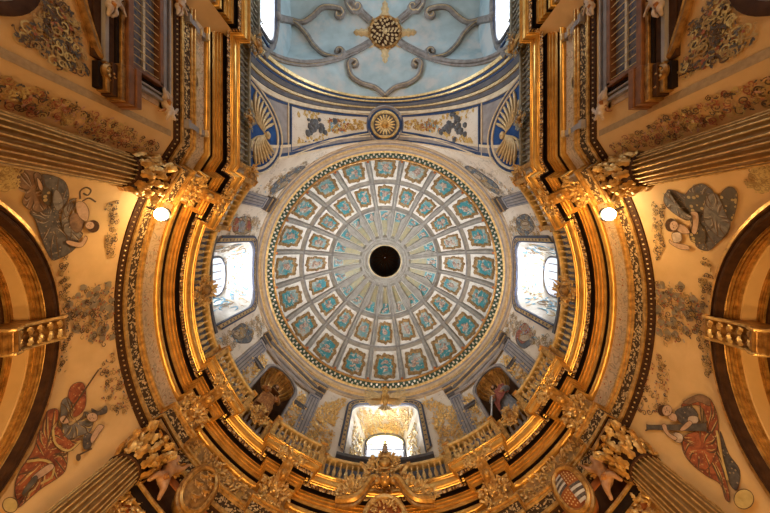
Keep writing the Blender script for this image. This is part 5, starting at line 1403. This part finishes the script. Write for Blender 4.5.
def putto(label, M, scale, mat, mirror=1, pose=0, wings=True, group=None, cat='sculpture'):
    """a chubby child, local: x across, y up, z out of the wall"""
    t = thing('carved_cherub', label, cat, M, group); m_ = mirror; k = scale
    P_ = {0: dict(pelvis=(0, 0, .12), chest=(.05, .28, .16), neck=(.08, .42, .18), head=(.10, .54, .2), face=(.5, -.1, .8), sh_l=(-.08, .38, .16), el_l=(-.24, .48, .2), wr_l=(-.30, .66, .22), sh_r=(.20, .36, .18), el_r=(.34, .26, .26), wr_r=(.46, .36, .28),
                  hp_l=(-.08, -.06, .14), kn_l=(-.20, -.26, .26), an_l=(-.30, -.46, .16), to_l=(-.34, -.54, .22), hp_r=(.08, -.06, .16), kn_r=(.24, -.16, .30), an_r=(.30, -.40, .2), to_r=(.34, -.48, .24)),
          1: dict(pelvis=(-.05, 0, .14), chest=(.20, .12, .2), neck=(.33, .20, .22), head=(.43, .27, .24), face=(.3, -.3, .9), sh_l=(.22, .26, .18), el_l=(.12, .44, .2), wr_l=(-.02, .54, .2), sh_r=(.30, .05, .26), el_r=(.42, -.08, .32), wr_r=(.56, -.12, .28),
                  hp_l=(-.12, .06, .14), kn_l=(-.32, .14, .28), an_l=(-.50, -.02, .18), to_l=(-.58, -.04, .22), hp_r=(-.12, -.08, .18), kn_r=(-.34, -.14, .26), an_r=(-.58, -.18, .18), to_r=(-.66, -.16, .2))}[pose]
    for r0, js in (('sh_l', ('el_l', 'wr_l')), ('sh_r', ('el_r', 'wr_r')), ('hp_l', ('kn_l', 'an_l', 'to_l')), ('hp_r', ('kn_r', 'an_r', 'to_r'))):
        for j_ in js: P_[j_] = tuple(P_[r0][q] + (P_[j_][q] - P_[r0][q]) * .78 for q in range(3))
    J = {a: Vector((b[0] * m_ * k if a != 'face' else b[0] * m_, b[1] * k if a != 'face' else b[1], b[2] * k if a != 'face' else b[2])) for a, b in P_.items()}
    figure(t, J, mat, .95 * k * .78, 1, fat=1.8)
    h = J['head']; m = MB()
    for i in range(9): a = 2 * pi * i / 9; m.ell((h.x + .055 * k * cos(a), h.y + .07 * k + .03 * k * sin(a), h.z + .01 * k * sin(3 * a)), .035 * k, 6, 4)
    m.build('hair', MT['hair'], t)
    if wings:
        for o in (-1, 1):
            m = MB(); b = J['chest']
            for i in range(5): m.leaf((b.x + o * .04 * k, b.y + .05 * k), pi / 2 - o * (.5 + .28 * i), (.5 - .05 * i) * k, .12 * k, .12, b.z - .10 * k, .2)
            m.build('wing', MT['gold'], t)
    m = MB(); b = J['pelvis']; m.tube([(b.x - .17 * k, b.y - .02 * k, b.z + .04 * k), (b.x, b.y - .06 * k, b.z + .17 * k), (b.x + .17 * k, b.y + .03 * k, b.z + .06 * k), (b.x + .34 * k * m_, b.y - .14 * k, b.z - .02 * k), (b.x + .42 * k * m_, b.y - .3 * k, b.z - .04 * k)], [.05 * k, .075 * k, .06 * k, .05 * k, .03 * k], 7)
    m.build('sash', MT['robe_statue'], t)
    return t
def on(S, px, py, z=0.):
    u, v = S.px(px, py); M = surfM(S, u, v); return M @ Matrix.Translation((0, 0, z))
for s, nm in ((-1, 'left'), (1, 'right')):
    X = lambda x: x if s < 0 else 770 - x
    putto('carved winged cherub holding up the %s heraldic shield' % nm, on(SR, X(157), 483, .06), .85, MT['flesh'], -1 if s < 0 else 1, 0, True)
    putto('pale reclining cherub carved beside the %s organ grille' % nm, on(PN[s], X(161), 104, .02), .62, MT['marble'], 1 if s < 0 else -1, 1, False)
    putto('pale cherub perched under the sill of the %s organ grille' % nm, on(PN[s], X(99), 4, .14), .5, MT['marble'], -1 if s < 0 else 1, 1, False)
    putto('pale cherub at the upper frame edge of the %s organ grille' % nm, on(PN[s], X(172), 6, .08), .5, MT['marble'], -1 if s < 0 else 1, 1, False)
# shields of arms
for s, nm, lb in ((-1, 'left', 'oval gilt shield carved with dark gold beasts below the architrave'), (1, 'right', 'oval gilt shield quartered red with gold dots and blue stripes')):
    X = lambda x: x if s < 0 else 770 - x
    t = thing('heraldic_shield', lb, 'shield', on(SR, X(189), 499, .30))
    out_ = [(.33 * cos(2 * pi * i / 40), .50 * (abs(sin(2 * pi * i / 40)) ** .8) * (1 if sin(2 * pi * i / 40) > 0 else -1)) for i in range(40)]
    def dome_(x, y): return .12 * (1 - (x / .4) ** 2 - (y / .6) ** 2)
    m = MB(); m.grid([[(x * q, y * q, dome_(x * q, y * q)) for x, y in out_] for q in (1, .75, .5, .25, .01)], True); m.grid([[(x, y, z) for x, y in out_] for z in (dome_(.33, 0), -.3)], True)
    fld = m.build('field', MT['gold_old'] if s < 0 else MT['rust'], t)
    m = MB(); m.tube([(x * 1.04, y * 1.04, .05) for x, y in out_], .055, 6, True); m.build('rim', MT['gold'], t)
    m = MB(); m.tube([(x * 1.2, y * 1.17, .0) for x, y in out_], .05, 6, True); m.build('outer_rim', MT['gold_old'], t)
    if s < 0:
        for i, (x, y) in enumerate(((-.12, .2), (.12, .2), (-.12, -.02), (.12, -.04), (0, -.26), (0, .36))):
            m = MB(); z = dome_(x, y) + .01       # a prowling beast: body, neck and head, four legs, raised tail
            m.tube([(x - .07, y, z), (x + .03, y + .01, z + .01), (x + .07, y + .05, z + .01), (x + .10, y + .06, z + .01)], [.028, .032, .025, .03], 6)
            for lx in (-.06, -.03, .03, .06): m.tube([(x + lx, y, z), (x + lx + .012, y - .045, z + .005), (x + lx + .03, y - .07, z)], [.014, .011, .010], 5)
            m.tube([(x - .07, y, z), (x - .11, y + .03, z), (x - .09, y + .08, z)], [.012, .010, .014], 5)
            m.build('beast', MT['gold'], fld)
    else:
        m = MB()
        for i in range(4):
            for j in range(5):
                for q in (0, 1):
                    x, y = (.05 + .065 * i, .06 + .075 * j) if q == 0 else (-.05 - .065 * i, -.06 - .075 * j)
                    if (x / .3) ** 2 + (y / .44) ** 2 < 1: m.ell((x, y, dome_(x, y) + .012), (.018, .018, .014), 6, 4)
        m.build('gold_dot', MT['gold_pale'], fld)
        for mt, par in (('robe_blue', 0), ('white', 1)):
            m = MB()
            for i in range(6):
                if i % 2 != par: continue
                for q in (-1, 1):
                    y = q * (-.05 - .065 * i) ; x1 = .31 * sqrt(max(0, 1 - (y / .47) ** 2))
                    for a, b in ((0, 1),): m.grid([[(q * x1 * g / 5, yy, dome_(x1 * g / 5, yy) + .012) for g in range(6)] for yy in (y - .03, y + .03)])
            m.build('stripe', MT[mt], fld)
# statues in the niches
for f, nm, rb, lb in ((-45, 'left', 'robe_statue', 'gilt robed statue reading a book in the left niche'), (45, 'right', 'robe_grey', 'bearded statue in grey and red robes holding a sword in the right niche')):
    M = zM(f, R + .08, 10.15); t = thing('saint_statue', lb, 'statue', M)
    q = 1 if f < 0 else -1
    J = dict(pelvis=(0, .02, 1.30), chest=(.03 * q, 0, 1.72), neck=(.03 * q, -.03, 2.02), head=(.02 * q, -.10, 2.20), face=(.25 * q, -1, -.2), sh_l=(-.22, -.02, 1.90), el_l=(-.40, -.16, 1.62), wr_l=(-.24, -.36, 1.42), sh_r=(.26, -.02, 1.90), el_r=(.42, -.14, 1.58), wr_r=(.22, -.36, 1.34),
             hp_l=(-.12, .02, 1.2), kn_l=(-.14, -.10, .72), an_l=(-.14, 0, .22), to_l=(-.16, -.16, .16), hp_r=(.12, .02, 1.2), kn_r=(.16, -.06, .72), an_r=(.16, .02, .22), to_r=(.2, -.14, .16))
    figure(t, {a: Vector(b) for a, b in J.items()}, MT['flesh'], 1.15, 2)
    m = MB(); rows = []      # robe with folds, falling from the shoulders to the feet
    for z, r_ in ((.14, .36), (.5, .37), (.9, .33), (1.25, .30), (1.5, .29), (1.75, .30), (1.92, .25), (2.0, .13)):
        rows.append([((r_ * 1.05 * (1 + .09 * sin(9 * a + z * 3) * (1 if z < 1.6 else .5))) * cos(a), .75 * r_ * (1 + .09 * sin(9 * a + z * 3)) * sin(a), z) for a in [2 * pi * i / 54 for i in range(54)]])
    m.grid(rows, True); m.build('robe', MT[rb], t, angle=60)
    m = MB(); rows = []      # cloak slung across
    for i in range(13):
        g = i / 12; a = rad(200) + rad(160) * g; c = Vector((.36 * cos(a), .27 * sin(a) - .02, 0)); rows.append([c * (1 + .10 * sin(i * 1.7)) + Vector((0, -.02 * j, 1.88 - .9 * g * q * .5 - .45 - .16 * j + .3 * g)) for j in range(6)])
    m.grid(rows); m.build('cloak', MT['robe_red' if f > 0 else 'robe_statue'], t, angle=60)
    m = MB()
    for o in (-1, 1):
        a, b, c = (Vector(J[n_ + ('l' if o < 0 else 'r')]) for n_ in ('sh_', 'el_', 'wr_')); m.tube([a, a.lerp(b, .5), b, b.lerp(c, .5), b.lerp(c, .85)], [.11, .11, .10, .09, .11], 9)
    m.build('sleeve', MT[rb], t)
    m = MB(); h = Vector(J['head'])
    for i in range(22):
        a = 2 * pi * i / 11; m.ell((h.x + .095 * cos(a), h.y + .05 + .08 * sin(a), h.z + .06 + .07 * (i // 11)), .05, 6, 4)
    m.ell((h.x, h.y + .03, h.z + .15), (.10, .10, .06), 10, 5); m.build('hair', MT['hair'], t)
    m = MB()
    for i in range(7): m.ell((h.x + .02 * (i - 3), h.y - .10, h.z - .11 - .02 * (3 - abs(i - 3))), (.026, .03, .05), 6, 4)
    m.build('beard', MT['hair'], t)
    m = MB(); m.lathe([(.01, 0), (.40, 0), (.44, .04), (.40, .08), (.36, .14), (.01, .15)], 20); m.build('plinth', MT['gold_old'], t)
    if f > 0:
        p = Matrix(M) @ Matrix.Translation((-.20, -.44, 1.45)) @ Matrix.Rotation(rad(28), 4, 'Y')
        sw = thing('sword', 'long silver sword held by the right niche statue', 'sword', p)
        m = MB(); m.grid([[(-.035, 0, -.95), (0, -.012, -.95), (.035, 0, -.95), (0, .012, -.95)], [(-.035, 0, .0), (0, -.012, .0), (.035, 0, .0), (0, .012, 0)]], True); m.grid([[(-.035, 0, -.95), (0, -.012, -.95), (.035, 0, -.95), (0, .012, -.95)], [(0, 0, -1.08)] * 4], True); m.build('blade', MT['metal'], sw)
        m = MB(); m.tube([(-.16, 0, .02), (.16, 0, .02)], .022, 6); m.build('crossguard', MT['gold'], sw)
        m = MB(); m.tube([(0, 0, .03), (0, 0, .2)], .02, 6); m.ell((0, 0, .22), .035, 8, 5); m.build('hilt', MT['gold_old'], sw)
    else:
        p = Matrix(M) @ Matrix.Translation((0, -.47, 1.36)) @ Matrix.Rotation(rad(25), 4, 'X')
        bk = thing('book', 'open book in the hands of the left niche statue', 'book', p)
        m = MB(); m.box((-.10, 0, 0), (.20, .28, .03)); m.box((.10, 0, 0), (.20, .28, .03)); m.build('cover', MT['brown'], bk)
        m = MB(); m.grid([[(x, y, .02 + .03 * abs(sin(x * 12))) for x in [-.18 + .36 * i / 12 for i in range(13)]] for y in (-.125, .125)]); m.build('page', MT['cream'], bk)

# ------------------------------------------------------------------ gilt crest over the altar at the bottom
t = thing('altar_crest', 'large gilt crest with broken scroll pediment rising over the bottom balustrade', 'crest', cylM(0, 5.62, 9.0))
m = foliage([(.50 * cos(2 * pi * i / 16), .52 + .42 * sin(2 * pi * i / 16)) for i in range(16)], 170, 201, .125, z0=.10, lift=.6, centre=(0, .5)); m.build('rosette_foliage', MT['gold_bright'], t)
m = MB(); m.ell((0, .5, .16), (.20, .20, .14), 14, 8); m.tube([(.26 * cos(2 * pi * i / 24), .5 + .26 * sin(2 * pi * i / 24), .2) for i in range(24)], .04, 6, True); m.build('rosette', MT['gold'], t)
for o in (-1, 1):
    m = MB(); pts = smooth_open([(o * 1.35, -.66, .05), (o * 1.05, -.72, .10), (o * .80, -.70, .14), (o * .60, -.50, .18), (o * .44, -.20, .2), (o * .27, -.08, .2), (o * .20, -.22, .2), (o * .30, -.26, .2)], 5)
    m.tube(pts, [.10] * (len(pts) - 12) + [.09] * 6 + [.07] * 6, 8); m.build('scroll_pediment', MT['gold'], t)
    m = MB(); m.tube([Vector(p) + Vector((0, -.16, -.05)) for p in pts[:26]], .05, 6); m.build('inner_molding', MT['gold_old'], t)
    m = foliage([(o * .45, -.15), (o * .7, .0), (o * 1.1, -.1), (o * 1.45, -.55), (o * 1.35, -.75), (o * .8, -.6)], 150, 205 + o, .115, z0=.08, lift=.5); m.build('side_foliage', MT['gold_bright'], t)
    m = MB(); m.scroll((o * .45, .18), pi / 2 - o * .9, .14, .05, 1.3, -o, .1); m.leaf((o * .5, .22), pi / 2 - o * .8, .42, .2, .3, .1); m.build('side_scroll', MT['gold'], t)
m = MB(); m.ell((0, -.18, .22), (.16, .2, .16), 14, 9); m.ell((0, -.17, .39), (.03, .05, .035), 6, 5)
for o in (-1, 1): m.ell((o * .06, -.12, .37), (.03, .018, .02), 6, 4); m.ell((o * .08, -.22, .34), (.05, .05, .04), 6, 4)
m.ell((0, -.28, .35), (.05, .018, .03), 6, 4); m.build('mask', MT['gold'], t)
m = foliage([(-.25, -.45), (.25, -.45), (.3, -.3), (.2, .08), (-.2, .08), (-.3, -.3)], 70, 209, .10, z0=.05, lift=.5); m.build('mask_foliage', MT['gold_old'], t)
m = MB(); m.grid([[(.55 * cos(a) * q, -1.35 + .72 * sin(a) * q, .06) for a in [pi * i / 24 for i in range(25)]] for q in (1, .6, .01)]); m.build('tympanum', MT['rust'], t)
m = MB(); m.tube([(.55 * cos(a), -1.35 + .72 * sin(a), .1) for a in [pi * i / 24 for i in range(25)]], .07, 7); m.build('tympanum_arch', MT['gold_bright'], t)
m = foliage([(-.4, -1.2), (.4, -1.2), (.3, -.8), (0, -.7), (-.3, -.8)], 60, 211, .095, z0=.08, lift=.5); m.build('tympanum_foliage', MT['gold_bright'], t)
m = MB(); m.lathe([(.16, .85), (.10, .92), (.06, 1.0), (.12, 1.08), (.09, 1.16), (.05, 1.2), (.09, 1.3), (.06, 1.4), (.03, 1.5), (.045, 1.56), (.01, 1.68)], 12, Matrix(((1, 0, 0, 0), (0, 0, 1, 0), (0, -1, 0, .12), (0, 0, 0, 1)))); m.build('finial', MT['p_beige'], t)
# winged crest over the bottom window
t = thing('winged_crest', 'gilt winged figure spread over the head of the bottom window', 'crest', cylM(0, R - .30, 14.10) @ Matrix.Scale(1.25, 4))
for o in (-1, 1):
    m = MB()
    for i in range(9): m.leaf((o * .12, .12 - .02 * i), pi / 2 - o * (.75 + .17 * i), .95 - .06 * i, .16, .08, .10 - .008 * i, .3)
    for i in range(6): m.leaf((o * .10, .10), pi / 2 - o * (.85 + .2 * i), .48, .16, .12, .16, .3)
    m.build('wing', MT['gold_soft'], t)
m = MB(); m.tube([(0, -.38, .1), (0, -.2, .16), (0, .05, .2), (0, .2, .17), (0, .3, .18), (0, .38, .22), (0, .36, .3)], [.04, .12, .16, .10, .07, .085, .03], 10); m.build('body', MT['gold'], t)
m = MB()
for i in range(5): m.leaf((0, -.3), -pi / 2 + (i - 2) * .35, .4, .14, .1, .08)
m.build('tail', MT['gold_soft'], t)
m = MB(); m.lathe([(.10, 0), (.12, .05), (.09, .10), (.12, .2)], 10, Matrix.Translation((0, .45, .18)) @ Matrix.Rotation(-pi / 2, 4, 'X'))
for i in range(5): m.ell((.12 * cos(2 * pi * i / 5), .66, .18 + .12 * sin(2 * pi * i / 5)), .03, 6, 4)
m.build('crown', MT['gold'], t)

# ------------------------------------------------------------------ organ grilles and their surrounds on the nave walls
for s, nm in ((-1, 'left'), (1, 'right')):
    S = PN[s]
    def g(y, h, z): return Vector((s * (XN - z), y, h - .19))
    def bx(m, y0, y1, h0, h1, z0, z1): a = g((y0 + y1) / 2, (h0 + h1) / 2, (z0 + z1) / 2); return m.box(a, (abs(z1 - z0), abs(y1 - y0), h1 - h0))
    t = thing('organ_grille', 'wooden organ loft grille with thin vertical bars on the %s nave wall' % nm, 'grille', plaM(-s, 0, (s * XN, -4.4, 5.7)), 'organ loft grilles')
    Y0, Y1 = -5.6, -3.3
    m = MB(); bx(m, Y0, Y1, 5.93, 6.66, .0, .03); m.build('dark_lattice_panel', MT['lattice'], t, world=True)  # dark blue and brown patterned panel behind the bars
    m = MB(); nb = 15
    for i in range(nb):
        y = Y0 + (Y1 - Y0) * (i + .5) / nb; a, b = g(y, 5.9, .13), g(y, 6.68, .13)
        if i == 0: bm_ = MB(); bm_.tube([(0, 0, 0), (0, 0, .78)], .009, 5); bo = bm_.build('bar', MT['gold_pale'], t); I = MW[t.name].inverted(); 
        else: bo = bpy.data.objects.new('bar', bo.data); C.objects.link(bo); bo.parent = t; KIDS[t.name].append(bo)
        bo.matrix_local = I @ Matrix.Translation(a)
    m = MB(); bx(m, Y0, Y1, 6.30, 6.36, .02, .07); m.build('crossrail', MT['cream'], t, world=True)
    m = MB()
    for h0, h1, z in ((6.64, 6.74, .17), (5.86, 5.93, .17)): bx(m, Y0, Y1 + .05, h0, h1, 0, z)
    bx(m, Y1 - .02, Y1 + .06, 5.86, 6.74, 0, .17); m.build('grille_frame', MT['wood'], t, world=True, bevel=.01)
    m = MB(); bx(m, Y0, Y1 + .12, 6.75, 6.83, 0, .08); bx(m, Y1 + .08, Y1 + .13, 5.86, 6.83, 0, .08); m.build('outer_frame', MT['dark'], t, world=True)
    m = MB()
    for k, (d, z) in enumerate(((.0, .10), (.07, .07), (.13, .12))): bx(m, Y0, Y1 + .2 + d, 6.84 + d * 1.2, 6.89 + d * 1.2, 0, z); bx(m, Y1 + .16 + d, Y1 + .21 + d, 5.9, 6.89 + d * 1.2, 0, z)
    m.build('picture_molding', MT['grey'], t, world=True, bevel=.01)
    m = MB(); bx(m, Y0, Y1 + .45, 6.80, 7.05, 0, .025); bx(m, Y1 + .16, Y1 + .45, 5.9, 7.05, 0, .025); m.build('surround_board', MT['marble'], t, world=True)
    # sill with its stack of mouldings
    sl = thing('grille_sill', 'brown moulded sill under the %s organ grille' % nm, 'sill', plaM(-s, 0, (s * XN, -4.4, 5.2)), 'moulded sills under the grilles')
    for h0, h1, z, mt in ((5.74, 5.86, .26, 'wood'), (5.66, 5.74, .20, 'gold_old'), (5.60, 5.66, .16, 'dark'), (5.48, 5.60, .12, 'brown'), (5.40, 5.48, .14, 'grey'), (5.26, 5.40, .08, 'brown')):
        m = MB(); bx(m, Y0, -3.05, h0, h1, 0, z); m.build('sill_molding', MT[mt], sl, world=True, bevel=.012)
    pd = thing('stepped_pedestal', 'stepped wooden bracket block at the near end of the %s sill' % nm, 'bracket', plaM(-s, 0, (s * XN, -2.8, 5.4)), 'stepped bracket blocks')
    for h0, h1, z, e, mt in ((5.80, 5.92, .36, .04, 'wood'), (5.66, 5.80, .33, .02, 'wood'), (5.56, 5.66, .28, 0, 'gold_old'), (5.46, 5.56, .22, -.04, 'brown'), (5.38, 5.46, .18, -.07, 'gold_old'), (5.30, 5.38, .12, -.1, 'dark')):
        m = MB(); bx(m, -3.1 - e, -2.44 + e, h0, h1, 0, z); m.build('step', MT[mt], pd, world=True, bevel=.012)
    rp = on(S, 102 if s < 0 else 668, 74, .10)
    ro = thing('gilt_rosette', 'dark gilt rosette scroll beside the %s bracket block' % nm, 'rosette', rp, 'rosettes by the organ grilles')
    m = MB(); m.lathe([(.16, 0), (.17, .06), (.13, .10), (.10, .06), (.01, .06)], 20); m.build('ring', MT['gold_old'], ro)
    m = MB()
    for i in range(8): m.leaf((.02 * cos(i * pi / 4), .02 * sin(i * pi / 4)), i * pi / 4, .1, .07, .3, .07)
    m.ell((0, 0, .1), .03, 8, 5); m.build('petal', MT['gold'], ro)
    m = foliage([(-.05, .1), (.3, .1), (.34, .3), (.0, .34)] if s < 0 else [(.05, .1), (-.3, .1), (-.34, .3), (0, .34)], 14, 220, .14, z0=.03); m.build('foliage', MT['gold'], ro)
    # apron below the sill: curved lower edge with gilt moulding
    ap = [(66, -40), (72, -20), (78, 5), (86, 30), (95, 54), (111, 66)]; ap = [S.px(x if s < 0 else 770 - x, y) for x, y in smooth_open(ap, 6)]
    at = thing('curved_apron', 'curved gilt-edged apron panel hanging under the %s organ grille' % nm, 'panel', surfM(S, *ap[len(ap) // 2]), 'curved aprons under the grilles')
    m = MB(); m.grid([[S.w(u, v, .05) for u, v in ap], [S.w(u, 5.3, .05) for u, v in ap]]); m.grid([[S.w(u, v, .05) for u, v in ap], [S.w(u, v, 0) for u, v in ap]]); m.build('board', MT['brown'], at, world=True)
    m = MB(); m.tube([S.w(u, v, .06) for u, v in ap], .06, 7); m.build('edge_molding', MT['gold_old'], at, world=True)
    m = MB(); m.tube([S.w(u, v + .09, .07) for u, v in ap], .025, 5); m.build('edge_fillet', MT['gold'], at, world=True)
    m = MB()
    for h, r_ in ((5.22, .03), (5.12, .02)): m.tube([S.w(u, max(h, v), .06) for u, v in ap], r_, 5)
    m.build('panel_fillet', MT['grey'], at, world=True)
    # round dark frame at the picture's corner
    oc = [(6, -18)]; u0, v0 = -3.6, 3.5
    ot = thing('round_frame', 'dark round wall frame high in the %s corner of the view' % nm, 'frame', plaM(-s, 0, (s * XN, u0, v0)), 'round wall frames')
    m = MB(); m.lathe([(.84, .0), (.84, .05), (.76, .07), (.68, .04), (.66, .0)], 48); m.build('molding', MT['brown'], ot)
    m = MB(); m.tube([(.66 * cos(2 * pi * i / 48), .66 * sin(2 * pi * i / 48), .03) for i in range(48)], .018, 5, True); m.build('fillet', MT['grey'], ot)
    m = MB(); m.lathe([(.67, .015), (.3, .015), (.01, .015)], 40); m.build('panel', MT['robe_blue'], ot)
    # oval medallion and little brackets on the nave frieze
    om = thing('oval_medallion', 'dark oval medallion on the painted frieze of the %s nave wall' % nm, 'medallion', on(S, 193 if s < 0 else 577, 81, .01), 'oval frieze medallions')
    m = MB(); m.lathe([(.01, .02), (.15, .02), (.16, .03)], 28); m.v = [Vector((p.x * 1.25, p.y * 1.0, p.z)) for p in m.v]; m.build('panel', MT['p_slate'], om)
    m = MB(); m.tube([(.20 * cos(2 * pi * i / 28), .16 * sin(2 * pi * i / 28), .03) for i in range(28)], .022, 6, True); m.build('rim', MT['gold_soft'], om)
    m = MB(); m.tube([(-.1, -.06, .03), (.1, .07, .03)], .015, 5); m.build('bar', MT['marble'], om)
    m = foliage([(-.32, -.06), (-.2, -.06), (-.2, .06), (-.32, .06)], 4, 3, .10, z0=.01).join(foliage([(.32, -.06), (.2, -.06), (.2, .06), (.32, .06)], 4, 4, .10, z0=.01)); m.build('leaf', MT['gold_soft'], om)
    for (px, py), w_ in (((194, 30), 'upper'), ((193, 130), 'lower')):
        bt = thing('scroll_bracket', 'small grey scroll bracket, %s of two on the %s nave frieze' % (w_, nm), 'bracket', on(S, px if s < 0 else 770 - px, py, 0), 'scroll brackets of the nave frieze')
        m = MB(); m.grid([[(x, y, z) for x in (-.07, .07)] for y, z in ((-.45, 0), (-.45, .16), (-.2, .17), (-.05, .13), (.1, .12), (.22, .16), (.30, .22), (.34, .2), (.34, 0))]); m.box((0, -.42, .1), (.2, .10, .2)); m.build('body', MT['grey'], bt)
        m = MB(); m.tube([(-.08, .28, .19), (.08, .28, .19)], .05, 8); m.tube([(-.08, .1, .13), (.08, .1, .13)], .035, 8); m.build('volute', MT['gold_soft'], bt)

# ------------------------------------------------------------------ gilt foliage running along the lower frieze
spans = [(-60 + 4.6, -30 - 4.6), (-30 + 4.6, 30 - 4.6), (30 + 4.6, 60 - 4.6)]
for a, b in spans:
    c = (a + b) / 2; hw = rad(b - a) / 2 * R - .08
    m = foliage([(-hw, -.22), (hw, -.22), (hw, .22), (-hw, .22)], int(hw * 150), int(a) + 400, .085, z0=.01, lift=.5)
    bend(m, R); m.xf(cylM(c, R, 8.02)); struct('gilt_relief', m, MT['gold_bright'], frieze)
